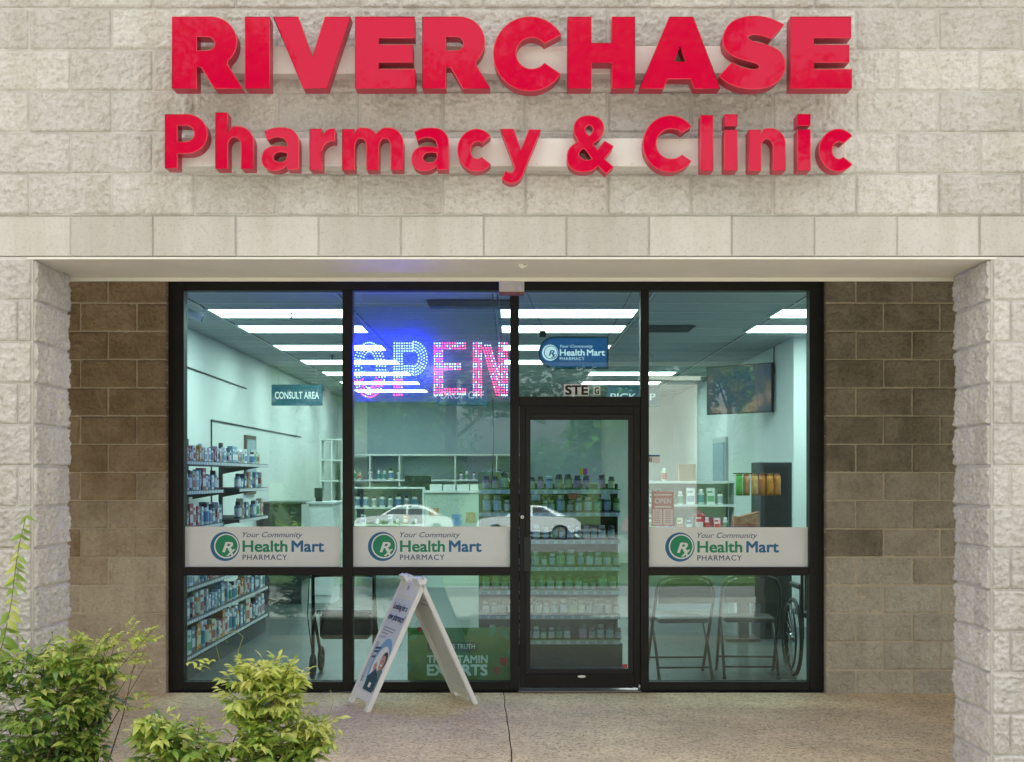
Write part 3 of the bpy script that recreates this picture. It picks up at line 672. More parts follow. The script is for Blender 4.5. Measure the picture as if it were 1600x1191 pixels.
for x0, x1, dx, dy, nm in ((287.5, 531.5, 0, 0, 'leftmost window'), (552, 796.5, 246, 0, 'second window'), (1014.5, 1262, 710.5, 1, 'window right of the door')):
    bn = empty('window_banner', (gx((x0+x1)/2), DG, gz(886)), 'white pharmacy banner with green and blue lettering on the '+nm, 'banner', 'pharmacy banners across the windows')
    box('sheet', gx(x0), gx(x1), DG, DG+0.0015, gz(886+dy), gz(823+dy), banner_mat(), bn)
    logo(bn, dx, dy, COLS)
# opening-hours decal, small label, suite number
hd = empty('hours_decal', (gx(1035), DG, gz(822)), 'faded red and white opening hours decal reading OPEN on the right window', 'decal')
flat('red_sheet', [rrect(gx(1018), gx(1053), gz(822), gz(768), 0.012)], DG, mat('faded_red', (0.70, 0.46, 0.44), 0.6), hd)
text('lettering', 'OPEN', gx(1023), gx(1049), gz(787), gz(778.5), DG-0.001, M['ink_white'], hd, bold=0.03)
flat('print_line', [rrect(gx(1022), gx(1050), gz(774.5), gz(772), 0.001)], DG-0.001, M['ink_white'], hd); flat('print_line', [rrect(gx(1023), gx(1049), gz(793.5), gz(790.5), 0.001)], DG-0.001, M['ink_white'], hd)
flat('white_column', [rrect(gx(1020), gx(1034.5), gz(820), gz(796), 0.004)], DG-0.001, M['ink_white'], hd)
flat('white_column', [rrect(gx(1036.5), gx(1051), gz(820), gz(796), 0.004)], DG-0.001, M['ink_white'], hd)
for i in range(7):
    for a, b in ((1022, 1032), (1039, 1049)): flat('row', [rrect(gx(a), gx(b), gz(799.3+i*3), gz(798+i*3), 0.0005)], DG-0.0016, mat('faded_red', (0, 0, 0)), hd)
sl = empty('glass_label', (gx(1019), DG, gz(722)), 'tiny white label with a blue stripe on the glass right of the door', 'label')
flat('sheet', [rrect(gx(1013.5), gx(1031), gz(723), gz(711), 0.003)], DG, M['ink_white'], sl)
flat('stripe', [rrect(gx(1013.5), gx(1031), gz(713.5), gz(711), 0.001)], DG-0.001, M['ink_blue'], sl)
text('lettering', '11', gx(1014.5), gx(1018), gz(721), gz(715.5), DG-0.001, M['ink_black'], sl, bold=0.03)
st = empty('suite_number', (gx(910), DG, gz(619)), 'black STE G suite lettering on white stickers above the door', 'sign')
flat('sheet', [rrect(gx(881), gx(920.5), gz(619), gz(600.5), 0.002)], DG, M['ink_white'], st)
flat('sheet', [rrect(gx(927), gx(938), gz(617.5), gz(604), 0.002)], DG, M['ink_white'], st)
text('lettering', 'STE', gx(883), gx(919), gz(617.3), gz(602), DG-0.001, M['ink_black'], st, bold=0.03)
text('lettering', 'G', gx(929), gx(936), gz(616), gz(605.5), DG-0.001, M['ink_black'], st, bold=0.03)
# hanging blue sign in the transom
HYY = SFY+0.30; SGb = SG; SG = sc_at(HYY)
hs_ = empty('hanging_sign', (gx(896), HYY, gz(577)), 'blue pharmacy sign with rounded left end hanging behind the glass above the door', 'sign')
def dshape(x0, x1, y0, y1, n=12):
    zc = (gz(y0)+gz(y1))/2; r = (gz(y0)-gz(y1))/2
    return [(gx(x1), gz(y1)), (gx(x1), gz(y0))]+arc(gx(x0)+r, zc, r, r, 90, 270, n)
flat('board', [dshape(841, 950.5, 526, 577)], HYY, M['navy'], hs_, depth=0.02)
flat('face', [dshape(844, 948, 529, 574)], HYY-0.0115, M['signblue'], hs_)
W_ = M['sign_white']
def hang_logo():
    k = 12.6/22.8
    SGs = SG
    logo(hs_, 0, 0, (W_, M['signblue'], W_, W_, W_, W_, W_), k, HYY-0.012, 859.5, 551.5)
hang_logo()
for pa, pb_ in (((852, 521), (818, 478)), ((948, 528), (995, 484))):
    A = Vector((gx(pa[0]), HYY, gz(pa[1]))); B = Vector((gx(pb_[0]), HYY+0.1, 3.0))
    MB().tube([A, B], 0.0022, 5).build('wire', M['black'], hs_)
box('clip', gx(843), gx(853), HYY-0.01, HYY+0.01, gz(527), gz(517), M['black'], hs_)
SG = SGb

# ------------------------------------------------------------------ LED OPEN sign behind the second window
OY = SFY+0.20; SO = sc_at(OY)
def ox_(px): return (px-HX)/SO
def oz_(py): return CAMZ-(py-HY)/SO
M['led_b'] = mat('led_blue', (0.1, 0.1, 0.8), 0.3, emit=(0.0055, 0.0075, 1.0), estr=130)
M['led_w'] = mat('led_white', (0.8, 0.8, 0.9), 0.3, emit=(0.30, 0.36, 1.0), estr=4)
M['led_r'] = mat('led_pink', (0.8, 0.1, 0.3), 0.3, emit=(1.0, 0.03, 0.13), estr=3)
def acrylic():
    m = bpy.data.materials.new('glow_acrylic'); m.use_nodes = True; n = m.node_tree.nodes; L = m.node_tree.links
    for x in list(n): n.remove(x)
    o = n.new('ShaderNodeOutputMaterial'); mx = n.new('ShaderNodeMixShader'); tr = n.new('ShaderNodeBsdfTransparent'); df = n.new('ShaderNodeBsdfDiffuse')
    df.inputs['Color'].default_value = (0.40, 0.46, 0.85, 1); mx.inputs[0].default_value = 0.17; tr.inputs['Color'].default_value = (0.96, 0.97, 1.0, 1)  # bluish diffuse share paints the letters' glow into the sheet
    L.new(tr.outputs[0], mx.inputs[1]); L.new(df.outputs[0], mx.inputs[2]); L.new(mx.outputs[0], o.inputs[0]); return m
M['acrylic'] = acrylic()
led = empty('led_open_sign', (ox_(672), OY, oz_(622)), 'lit blue and pink LED dot sign reading OPEN in the second window', 'sign')
def inside(p, poly):
    x, y = p; c = False; n = len(poly)
    for i in range(n):
        (x1, y1), (x2, y2) = poly[i], poly[i-1]
        if (y1 > y) != (y2 > y) and x < (x2-x1)*(y-y1)/(y2-y1)+x1: c = not c
    return c
def led_letter(pts, colour):
    m = MB()
    for (px, py) in pts:
        m.mi = colour(px, py); x, z = ox_(px), oz_(py); r = 0.0055 if m.mi != 1 else 0.0050
        v = [m.bm.verts.new(c) for c in ((x-r, OY, z), (x, OY, z+r), (x+r, OY, z), (x, OY, z-r), (x, OY-r*1.3, z), (x, OY+r*0.6, z))]
        for a, b in ((0, 1), (1, 2), (2, 3), (3, 0)):
            for t in (4, 5):
                f = m.bm.faces.new((v[a], v[b], v[t])); f.material_index = m.mi
    o = m.build('letter_dots', (M['led_b'], M['led_w'], M['led_r']), led); o['kind'] = 'stuff'; return o
pts = []
for k in range(4):
    rx, ry = 25.2-k*4.4, 42.5-k*4.6; n = int(2*math.pi*(rx+ry)/2/4.3)
    pts += [(577+rx*math.cos(2*math.pi*i/n), 578+ry*math.sin(2*math.pi*i/n)) for i in range(n)]
led_letter(pts, lambda x, y: (2 if random.random() < 0.75 else 1) if y > 590 and random.random() < 0.9 else (1 if random.random() < 0.2 else 0))
pts = [(616+4*i, 536.5+4.05*j) for i in range(4) for j in range(21)]
pts += [(632+4*i, 536.5+4.05*j) for i in range(4) for j in range(4)]+[(632+4*i, 572+4.05*j) for i in range(4) for j in range(4)]
for k in range(4):
    rx, ry = 21-k*4.2, 26-k*4.4; n = int(math.pi*ry/4.6)
    pts += [(646+rx*math.cos(-math.pi/2+math.pi*i/n), 560+ry*math.sin(-math.pi/2+math.pi*i/n)) for i in range(n+1)]
led_letter(pts, lambda x, y: (2 if random.random() < 0.8 else 1) if y > 590 else (1 if random.random() < 0.2 else 0))
def mixed(x, y):
    q = int((y-534)/4.05) % 4
    return (1 if random.random() < 0.6 else 2) if q < 2 else (2 if random.random() < 0.85 else 1)
pts = [(679+4*i, 536.5+4.05*j) for i in range(4) for j in range(21)]
for y0, x1 in ((536.5, 9), (569, 7), (608, 9)): pts += [(695+4*i, y0+4.05*j) for i in range(x1) for j in range(3)]
led_letter(pts, mixed)
pts = [(740+4*i, 536.5+4.05*j) for i in range(4) for j in range(21)]+[(780+4*i, 536.5+4.05*j) for i in range(4) for j in range(21)]
pts += [(756+1.15*j+4*i-2, 540+4.05*j) for j in range(20) for i in range(4) if 755 < 756+1.15*j+4*i-2 < 779]
led_letter(pts, mixed)
MB().box(ox_(549), ox_(796), OY+0.030, OY+0.033, oz_(628), oz_(478)).build('backing_panel', M['acrylic'], led)  # made taller than the letters so their blue glow spreads upward
for px in (565, 780): MB().tube([(ox_(px), OY+0.032, oz_(479)), (ox_(px), OY+0.032, 3.0)], 0.0015, 5).build('chain', M['chrome'], led)
MB().tube([(ox_(770), OY+0.015, oz_(622)), (ox_(771), OY+0.02, oz_(700)), (ox_(768), OY+0.03, oz_(760))], 0.003, 6).build('cord', M['black'], led)

# ------------------------------------------------------------------ A-frame sidewalk sign
af = empty('sandwich_board', (-0.685, 2.60, 0.0), 'white plastic A-frame sidewalk sign with pharmacy poster standing before the window', 'sign', rz=R(22))
AW, AH, AS = 0.47, 0.86, 0.40
AL = math.hypot(AH, AS); a_, b_ = AH/AL, AS/AL
def panel_mx(side):
    if side < 0: X, Y, Z = Vector((0, -1, 0)), Vector((a_, 0, -b_)), Vector((b_, 0, a_))
    else: X, Y, Z = Vector((0, 1, 0)), Vector((-a_, 0, -b_)), Vector((-b_, 0, a_))
    mx = Matrix.Identity(4)
    for i, v in enumerate((X, Y, Z)):
        for j in range(3): mx[j][i] = v[j]
    mx.translation = Vector((side*AS, 0, 0)); return mx
for side in (-1, 1):
    mx = panel_mx(side); h = AW/2
    p = bpy.data.objects.new('leaf', None)
    # frame: two rails, top and bottom bars, feet, sheet between
    m = MB(); T = 0.032
    m.box(-h, -h+0.03, 0, T, 0.012, AL-0.02); m.box(h-0.03, h, 0, T, 0.012, AL-0.02)
    m.box(-h+0.0301, h-0.0301, 0.001, T-0.001, 0.055, 0.12); m.box(-h+0.0301, h-0.0301, 0.001, T-0.001, AL-0.14, AL-0.05)
    bmesh.ops.bevel(m.bm, geom=list(m.bm.edges), offset=0.006, segments=2, affect='EDGES')
    m.box(-h+0.005, -h+0.07, 0.004, T-0.004, -0.004, 0.054); m.box(h-0.07, h-0.005, 0.004, T-0.004, -0.004, 0.054)
    for sx in (-1, 1): m.prism([(sx*h*0.95, AL-0.06), (sx*h*0.93, AL+0.012), (sx*h*0.86, AL+0.026), (sx*h*0.38, AL+0.022), (sx*h*0.33, AL-0.02), (sx*h*0.30, AL-0.06)], 0.002, T-0.002)
    m.box(-h*0.3, h*0.3, 0.002, T-0.002, AL-0.0499, AL-0.022)
    m.bm.transform(mx)
    fo = m.build('frame', M['white_p'], af, world=False)
    sh = MB(); sh.box(-h+0.03, h-0.03, 0.010, 0.016, 0.12, AL-0.14); sh.bm.transform(mx); sh.build('sheet', M['white_p'], af, world=False)
    rb = MB()
    for k in range(3): rb.box(-h+0.045, h-0.045, 0.0161, 0.026, 0.135+k*0.035, 0.150+k*0.035)
    for k in range(2): rb.box(-h+0.045, h-0.045, 0.0161, 0.026, AL-0.165-k*0.04, AL-0.150-k*0.04)
    for sx in (-1, 1): rb.box(min(sx*(h-0.05), sx*(h-0.065)), max(sx*(h-0.05), sx*(h-0.065)), 0.0161, 0.026, 0.25, AL-0.235)
    bmesh.ops.bevel(rb.bm, geom=list(rb.bm.edges), offset=0.004, segments=2, affect='EDGES'); rb.bm.transform(mx); rb.build('rib', M['white_p'], af, world=False)
    gr = MB(); gr.box(-0.02, 0.02, -0.002, 0.0015, AL-0.088, AL-0.058); gr.bm.transform(mx); gr.build('grip_hole', M['ink_grey'], af, world=False)
    if side < 0:
        pw = h-0.034; z0, z1 = 0.125, AL-0.155
        ps = MB(); ps.box(-pw, pw, 0.006, 0.0098, z0, z1); ps.bm.transform(mx); po = ps.build('poster', M['poster_w'], af, world=False)
        def T_(body, u0, u1, v0, v1, mm, y=0.005, **kw): text('lettering', body, -pw+2*pw*u0, -pw+2*pw*u1, z0+(z1-z0)*v0, z0+(z1-z0)*v1, y, mm, po, mx=mx, **kw)
        def U(pts): return [(-pw+2*pw*u, z0+(z1-z0)*v) for u, v in pts]
        T_('Looking for a', 0.12, 0.88, 0.855, 0.945, M['ink_navy'], bold=0.02, shear=0.15); T_('new pharmacy?', 0.08, 0.96, 0.735, 0.835, M['ink_navy'], bold=0.02, shear=0.15)
        for q, (u1, v) in enumerate(((0.75, 0.66), (0.68, 0.63), (0.45, 0.60))): flat('print_line', [U([(0.08, v), (u1, v), (u1, v+0.012), (0.08, v+0.012)])], 0.0052, M['ink_grey'], po, mx)
        flat('grey_block', [U([(0.05, 0.54), (0.40, 0.56), (0.40, 0.585), (0.05, 0.565)])], 0.0052, mat('print_pale', (0.52, 0.58, 0.68), 0.6), po, mx)
        flat('grey_block', [U([(0.03, 0.06), (0.22, 0.06), (0.22, 0.50), (0.03, 0.50)])], 0.0052, mat('print_pale', (0, 0, 0)), po, mx)
        for v, u1 in ((0.44, 0.42), (0.40, 0.36), (0.34, 0.30)): flat('print_line', [U([(0.12, v-0.02), (u1, v), (u1, v+0.022), (0.12, v+0.002)])], 0.0048, M['ink_navy'], po, mx)
        T_('T', 0.05, 0.16, 0.06, 0.12, mat('print_teal', (0.05, 0.3, 0.32), 0.6), bold=0.03)
        flat('blue_swoosh', [U(arc(0.66, 0.27, 0.42, 0.30, 20, 235, 26)+arc(0.70, 0.25, 0.36, 0.235, 235, 20, 26))], 0.0050, M['ink_sky'], po, mx)
        flat('white_disc', [U(arc(0.70, 0.25, 0.36, 0.235, 0, 360, 30)[:-1])], 0.0054, M['ink_white'], po, mx)
        flat('green_top', [U([(0.62, 0.02), (0.98, 0.02), (0.98, 0.24), (0.80, 0.28), (0.66, 0.18)])], 0.0049, mat('print_sage', (0.16, 0.26, 0.24), 0.6), po, mx)
        flat('hair', [U(arc(0.82, 0.335, 0.16, 0.10, 0, 360, 20)[:-1])], 0.0046, M['hair_print'], po, mx)
        flat('face', [U(arc(0.79, 0.315, 0.125, 0.080, 0, 360, 20)[:-1])], 0.0043, M['skin_print'], po, mx)
        flat('smile', [U(arc(0.78, 0.295, 0.06, 0.018, 180, 360, 8))], 0.0041, M['ink_white'], po, mx)
        for e in (0.74, 0.83): flat('eye', [U(arc(e, 0.335, 0.018, 0.008, 0, 360, 8)[:-1])], 0.0041, M['hair_print'], po, mx)
        flat('hand', [U([(0.42, 0.27), (0.52, 0.31), (0.60, 0.26), (0.66, 0.20), (0.60, 0.16), (0.50, 0.20)])], 0.0044, M['skin_print'], po, mx)
        flat('house_shape', [U([(0.36, 0.0), (0.90, 0.0), (0.90, 0.12), (0.98, 0.12), (0.63, 0.245), (0.30, 0.12), (0.36, 0.12)])], 0.0040, mat('print_slate', (0.03, 0.085, 0.13), 0.6), po, mx)
        flat('house_window', [U([(0.57, 0.04), (0.70, 0.04), (0.70, 0.09), (0.57, 0.09)])], 0.0037, M['ink_white'], po, mx)
for sy in (-1, 1): MB().tube([(0, sy*AW*0.47, AH-0.012), (0, sy*AW*0.28, AH-0.012)], 0.014, 10).build('hinge', M['white_p'], af, world=False)

# ------------------------------------------------------------------ shop interior
IX0, IX1, IY0, IY1, IZ = -3.14, 3.75, FY1, 17.2, 3.0
fl = empty('shop_floor', (0, 6, 0), kind='structure')
box('subfloor', IX0-0.1, IX1+0.1, IY0-0.1, IY1+0.1, -0.08, -0.003, M['shelf_dark'], fl)
vin = MB().box(-0.608, 0.608, -0.0905, 0.0905, -0.003, 0.004); vo = vin.build('plank', M['floor_in'], fl, world=False)
vo.location = (0, -2.5, 0); first = True
for j in range(24):
    y = IY0+0.1+j*0.183
    for i in range(-4, 5):
        x = i*1.22+(0.61 if j % 2 else 0)+0.2*((j*7) % 3)
        if x < IX0-0.4 or x > 3.6: continue
        if first: o = vo; first = False
        else: o = bpy.data.objects.new('plank', vo.data); C.objects.link(o); o.parent = fl
        o.location = (x, y-6, 0)
box('far_planks', IX0, IX1, IY0+0.1+23.5*0.183, IY1, -0.003, 0.003, M['floor_in'], fl)
iw = empty('wall_left', (IX0, 10, 0), kind='structure'); box('panel', IX0-0.1, IX0, IY0, IY1, 0, IZ, M['wall_in'], iw); box('baseboard', IX0, IX0+0.012, IY0, IY1, 0, 0.1, M['shelf_dark'], iw)
iw = empty('wall_right', (2.91, 12, 0), kind='structure'); box('panel', 2.91, 3.05, 7.1, IY1, 0, IZ, M['wall_in'], iw); box('pier', 3.0502, 3.9, 7.1, 7.25, 0, IZ, M['wall_in'], iw); box('side_panel', IX1, IX1+0.1, IY0, 7.1, 0, IZ, M['wall_in'], iw)
box('baseboard', 2.895, 2.91, 7.1, IY1, 0, 0.1, M['ink_grey'], iw)
bw = empty('wall_back', (0, IY1, 0), kind='structure'); box('panel', IX0-0.1, 3.9, IY1, IY1+0.1, 0, IZ, M['wall_in'], bw)
for s, a, b in ((0, IX0-0.1, XL-0.08), (1, XR+0.08, 3.9)): box('front_lining', a, b, SFY+0.2, SFY+0.23, 0, IZ, M['wall_in'], bw)
cl = empty('ceiling', (0, 10, IZ), kind='structure')
box('deck', IX0-0.1, 3.9, SFY+0.17, IY1+0.1, IZ+0.05, IZ+0.15, M['shelf_dark'], cl)
LROWS = [5.03, 6.25, 8.08, 9.91, 11.74, 13.57, 15.40]
LSPOTS = [(-2.01, y) for y in LROWS]+[(0.49, y) for y in LROWS[:4]]+[(2.9, y) for y in LROWS[:2]]+[(1.66, 11.74), (1.66, 13.57)]
tile_me = MB().box(-0.6, 0.6, -0.295, 0.295, 0, 0.015).build('ceiling_tile', M['tile'], cl, world=False)
tile_me.location = (0, 0, 0.03); first = True
for j in range(23):
    y = 3.505+j*0.61
    for i in range(-2, 4):
        x = -2.01+1.25*(i+2)-1.25
        if any(abs(x-a) < 0.6 and abs(y-b) < 0.30 for a, b in LSPOTS): continue
        if first: o = tile_me; first = False
        else: o = bpy.data.objects.new('ceiling_tile', tile_me.data); C.objects.link(o); o.parent = cl
        o.location = (x, y-10, 0.001)
g = MB()
for j in range(24): g.box(IX0, 3.8, 3.2-0.012+j*0.61, 3.2+0.012+j*0.61, IZ-0.004, IZ+0.0005)
for i in range(8): g.box(-3.885+1.25*i-0.012+0.0, -3.885+1.25*i+0.012, 3.2, IY1, IZ-0.0045, IZ-0.0042) if -3.885+1.25*i > IX0 else None
g.build('grid', M['tee'], cl)
tro = None
for k, (x, y) in enumerate(LSPOTS):
    col = {-2.01: 'left row', 0.49: 'middle row', 2.9: 'right row', 1.66: 'far right row'}[x]
    idx = ['first', 'second', 'third', 'fourth', 'fifth', 'sixth', 'seventh'][[q for a, q in LSPOTS if a == x].index(y)]
    lab = 'bright flat ceiling light panel, %s from the window in the %s' % (idx, col)
    if tro is None:
        tro = empty('ceiling_light', (x, y, IZ), lab, 'ceiling light', 'ceiling light panels of the shop')
        MB().box(-0.585, 0.585, -0.29, 0.29, -0.012, -0.008).build('diffuser', M['lamp'], tro, world=False)
        f = MB(); f.box(-0.61, 0.61, -0.305, -0.2905, -0.014, 0.012); f.box(-0.61, 0.61, 0.2905, 0.305, -0.014, 0.012); f.box(-0.61, -0.5855, -0.2903, 0.2903, -0.014, 0.012); f.box(0.5855, 0.61, -0.2903, 0.2903, -0.014, 0.012)
        f.build('frame', M['tee'], tro, world=False)
        tch = [c for c in C.objects if c.parent == tro]
    else:
        e = empty('ceiling_light', (x, y, IZ), lab, 'ceiling light', 'ceiling light panels of the shop')
        for c in tch: q = c.copy(); C.objects.link(q); q.parent = e
def vent(x0, x1, y, lab):
    v = empty('air_vent', ((x0+x1)/2, y, IZ), lab, 'vent'); m = MB()
    box('backing', x0, x1, y-0.26, y+0.26, IZ-0.008, IZ-0.005, M['black'], v)
    for k in range(9): MB().box(x0+0.01, x1-0.01, y-0.25+k*0.058, y-0.225+k*0.058, IZ-0.014, IZ-0.0082).build('slat', M['shelf_dark'], v)
vent(-0.70, 0.0, 4.45, 'dark ceiling air vent above the lit open sign'); vent(1.30, 1.75, 6.27, 'dark ceiling air vent seen through the right window')
for px, py, nm in ((455, 487, 'near left'), (519, 555, 'farther left')):
    d = 2050*1.44/(HY-py); sp = empty('sprinkler_head', ((px-HX)*d/F, CAMY+d, IZ), 'small ceiling sprinkler head, '+nm+' one above the consult sign', 'sprinkler', 'ceiling sprinklers')
    x, y = sp.location.x, sp.location.y
    MB().lathe([(0.035, -0.015), (0.04, -0.012), (0.02, -0.004)], 12, (x, y, IZ)).build('rose', M['black'], sp); MB().tube([(x, y, IZ-0.015), (x, y, IZ-0.06)], 0.008).build('nozzle', M['black'], sp)
cm = empty('security_camera', (at(300, 490, 4.6)), 'white bullet security camera under the ceiling in the left corner', 'camera')
c1 = at(293, 488, 4.6); c2 = at(316, 498, 4.62)
MB().tube([c1, c2], 0.035, 12).build('housing', M['shelf_w'], cm); MB().tube([c1, (c1.x-0.02, 4.7, c1.z+0.16), (c1.x+0.1, 4.75, IZ-0.01)], 0.01).build('bracket', M['shelf_w'], cm)
MB().tube([c2, c2+(c2-c1).normalized()*0.006], 0.028, 12).build('lens', M['black'], cm)

# ------------------------------------------------------------------ products (meshes shared between the copies)
PAL = [((0.72, 0.74, 0.73), (0.10, 0.22, 0.40)), ((0.70, 0.72, 0.70), (0.45, 0.06, 0.05)), ((0.55, 0.62, 0.64), (0.06, 0.25, 0.28)), ((0.20, 0.36, 0.45), (0.75, 0.76, 0.74)),
       ((0.60, 0.24, 0.06), (0.70, 0.66, 0.5)), ((0.66, 0.70, 0.66), (0.08, 0.30, 0.16)), ((0.08, 0.14, 0.20), (0.62, 0.66, 0.68)), ((0.62, 0.58, 0.40), (0.4, 0.1, 0.08)), ((0.40, 0.05, 0.06), (0.72, 0.70, 0.66)), ((0.78, 0.79, 0.78), (0.30, 0.36, 0.42))]
def pmat(i, k):
    c = PAL[i][k]; return mat('pack_%d_%d' % (i, k), c, 0.4, var=0.06, vscale=25, rnd=0.12)
BOXES, BOTTLES = [], []
for i in range(len(PAL)):
    for (wx, h) in ((0.055, 0.115), (0.075, 0.15)):
        m = MB(); d = 0.05
        m.box(-d/2, d/2, -wx/2, wx/2, 0, h)
        m.mi = 1; m.box(d/2-0.0005, d/2+0.0008, -wx*0.42, wx*0.42, h*0.16, h*0.52); m.box(d/2-0.0005, d/2+0.0008, -wx*0.42, wx*0.2, h*0.70, h*0.82)
        m.box(-d*0.4, d*0.4, -wx/2-0.0008, -wx/2+0.0005, h*0.25, h*0.65)
        bmesh.ops.recalc_face_normals(m.bm, faces=m.bm.faces); me = bpy.data.meshes.new('medicine_box'); m.bm.to_mesh(me); m.bm.free(); me.materials.append(pmat(i, 0)); me.materials.append(pmat(i, 1)); BOXES.append((me, wx, h))
    r, h = (0.026, 0.12) if i % 2 else (0.031, 0.14)
    m = MB(); m.lathe([(r*0.93, 0, 0), (r, 0.004, 0), (r, h*0.12, 1), (r, h*0.62, 0), (r, h*0.70, 0), (r*0.62, h*0.80, 2), (r*0.66, h*0.81, 2), (r*0.66, h*0.99, 2), (r*0.6, h, 2)], 12)
    bmesh.ops.recalc_face_normals(m.bm, faces=m.bm.faces); me = bpy.data.meshes.new('medicine_bottle'); m.bm.to_mesh(me); m.bm.free()
    for q in (pmat(i, 0), pmat(i, 1), M['white_p'] if i % 3 else M['black']): me.materials.append(q)
    BOTTLES.append((me, r*2, h))
VIT = []
def vit(name, body, label, cap, r, h):
    m = MB(); m.lathe([(r*0.94, 0, 0), (r, 0.005, 0), (r, h*0.14, 1), (r, h*0.66, 0), (r, h*0.72, 0), (r*0.72, h*0.79, 2), (r*0.80, h*0.80, 2), (r*0.80, h*0.985, 2), (r*0.74, h, 2)], 14)
    bmesh.ops.recalc_face_normals(m.bm, faces=m.bm.faces); me = bpy.data.meshes.new('vitamin_bottle'); m.bm.to_mesh(me); m.bm.free()
    for q in (mat('bottle_'+name, body, 0.25, rnd=0.15), mat('label_'+name, label, 0.5, var=0.25, vscale=45, rnd=0.2), mat('cap_'+name, cap, 0.4)): me.materials.append(q)
    return (me, 2*r, h)
VSET = {'dark': [vit('dark1', (0.098, 0.146, 0.130), (0.340, 0.470, 0.444), (0.048, 0.054, 0.054), 0.032, 0.125), vit('dark2', (0.098, 0.130, 0.146), (0.470, 0.288, 0.366), (0.044, 0.048, 0.054), 0.031, 0.12), vit('dark3', (0.098, 0.146, 0.098), (0.444, 0.522, 0.262), (0.044, 0.054, 0.048), 0.032, 0.125)],
        'teal': [vit('teal1', (0.130, 0.210, 0.210), (0.392, 0.509, 0.509), (0.450, 0.486, 0.486), 0.029, 0.12), vit('teal2', (0.130, 0.162, 0.178), (0.314, 0.444, 0.509), (0.630, 0.654, 0.654), 0.026, 0.11)],
        'grey': [vit('grey1', (0.162, 0.162, 0.146), (0.548, 0.574, 0.548), (0.102, 0.126, 0.114), 0.027, 0.105), vit('grey2', (0.178, 0.178, 0.162), (0.626, 0.626, 0.574), (0.570, 0.570, 0.534), 0.029, 0.115)],
        'green': [vit('green1', (0.098, 0.210, 0.098), (0.288, 0.509, 0.275), (0.066, 0.174, 0.066), 0.031, 0.12), vit('green2', (0.114, 0.210, 0.114), (0.444, 0.600, 0.392), (0.090, 0.222, 0.090), 0.028, 0.11)],
        'amber': [vit('amber1', (0.242, 0.178, 0.130), (0.626, 0.574, 0.470), (0.390, 0.342, 0.270), 0.029, 0.115), vit('amber2', (0.210, 0.162, 0.130), (0.678, 0.626, 0.548), (0.630, 0.582, 0.510), 0.026, 0.105)]}
def put(me, loc, label, cat, group, rz=0.0, name=None, s=1.0):
    o = bpy.data.objects.new(name or me.name.split('.')[0], me); C.objects.link(o); o.location = loc; o.rotation_euler = (0, 0, rz); o.scale = (s, s, s)
    return tag(o, label, cat, group)

# left wall shelving
CNT = {}
def nth(i): return '%d%s' % (i, 'th' if 10 < i % 100 < 14 else {1: 'st', 2: 'nd', 3: 'rd'}.get(i % 10, 'th'))
CN = ['white and blue', 'white and red', 'pale teal', 'blue and white', 'orange and cream', 'pale green', 'navy and grey', 'yellowish', 'dark red', 'plain white']
def pname(me): return CN[int(me.materials[0].name.split('_')[1])]
SXF, SXB = -2.46, -2.90
ORD = ['top', 'second', 'third', 'fourth', 'fifth', 'bottom']
gl = empty('wall_shelving', (-2.7, 5, 0), 'dark steel shelving full of medicine along the left wall', 'shelving')
YA, YM0, YM1, YZ = 3.36, 4.75, 5.35, 6.75
box('back_panel', SXB-0.012, SXB, YA, YZ, 0.05, 1.10, M['shelf_dark'], gl)
for y in (YA, YM0, YM1, YZ): box('upright', SXB-0.05, SXB-0.013, y-0.02, y+0.02, 0, 1.9, M['shelf_dark'], gl)
box('kick_base', SXB, SXF-0.02, YA, YZ, 0, 0.14, M['shelf_dark'], gl)
SHZ = [1.685, 1.455, 1.175, 0.715, 0.465, 0.195]
for k, z in enumerate(SHZ):
    runs = ((YA, YZ),) if k in (0, 3, 4, 5) else ((YA, YM0), (YM1, YZ))
    for a, b in runs:
        s_ = box('shelf_board', SXB, SXF, a, b, z-0.03, z, M['shelf_dark'], gl)
        pr = MB(); pr.box(SXF, SXF+0.004, a, b, z-0.032, z-0.004)
        pr.mi = 1; y = a+0.03
        while y < b-0.05:
            pr.box(SXF+0.004, SXF+0.0055, y, y+0.032, z-0.030, z-0.006); y += 0.055
        pr.build('price_strip', (M['shelf_dark'], M['ink_white']), s_)
        for yy in (a+0.1, b-0.1): MB().prism([(SXB, z-0.031), (SXF-0.06, z-0.031), (SXB, z-0.10)], yy-0.004, yy+0.004).build('bracket', M['shelf_dark'], s_)
    y = YA+0.05
    tall = [0.9, 1.05, 1.2, 1.05, 1.15, 1.35][k]
    while y < YZ-0.05:
        if k in (1, 2) and YM0-0.06 < y < YM1+0.05: y = YM1+0.06
        if k == 0 and y > 5.9 and random.random() < 0.4: y += 0.12; continue
        if k in (1, 2) and y > YM1 and random.random() < 0.45: y += 0.09; continue
        bt = random.random() < (0.45 if k < 3 else 0.3)
        me, wd, h = random.choice(BOTTLES if bt else BOXES)
        s_ = tall*random.uniform(0.85, 1.12)
        kind = 'bottle' if bt else 'box'
        cnt = CNT.get(k, 0)+1; CNT[k] = cnt
        put(me, (SXF-0.045-random.uniform(0, 0.03), y+wd*s_/2, z), '%s %s, %s from the window on the %s left wall shelf' % (pname(me), kind, nth(cnt), ORD[k]), kind, 'medicine packs on the left wall shelving', random.uniform(-0.15, 0.15), s=s_)
        y += wd*s_+random.uniform(0.004, 0.014)

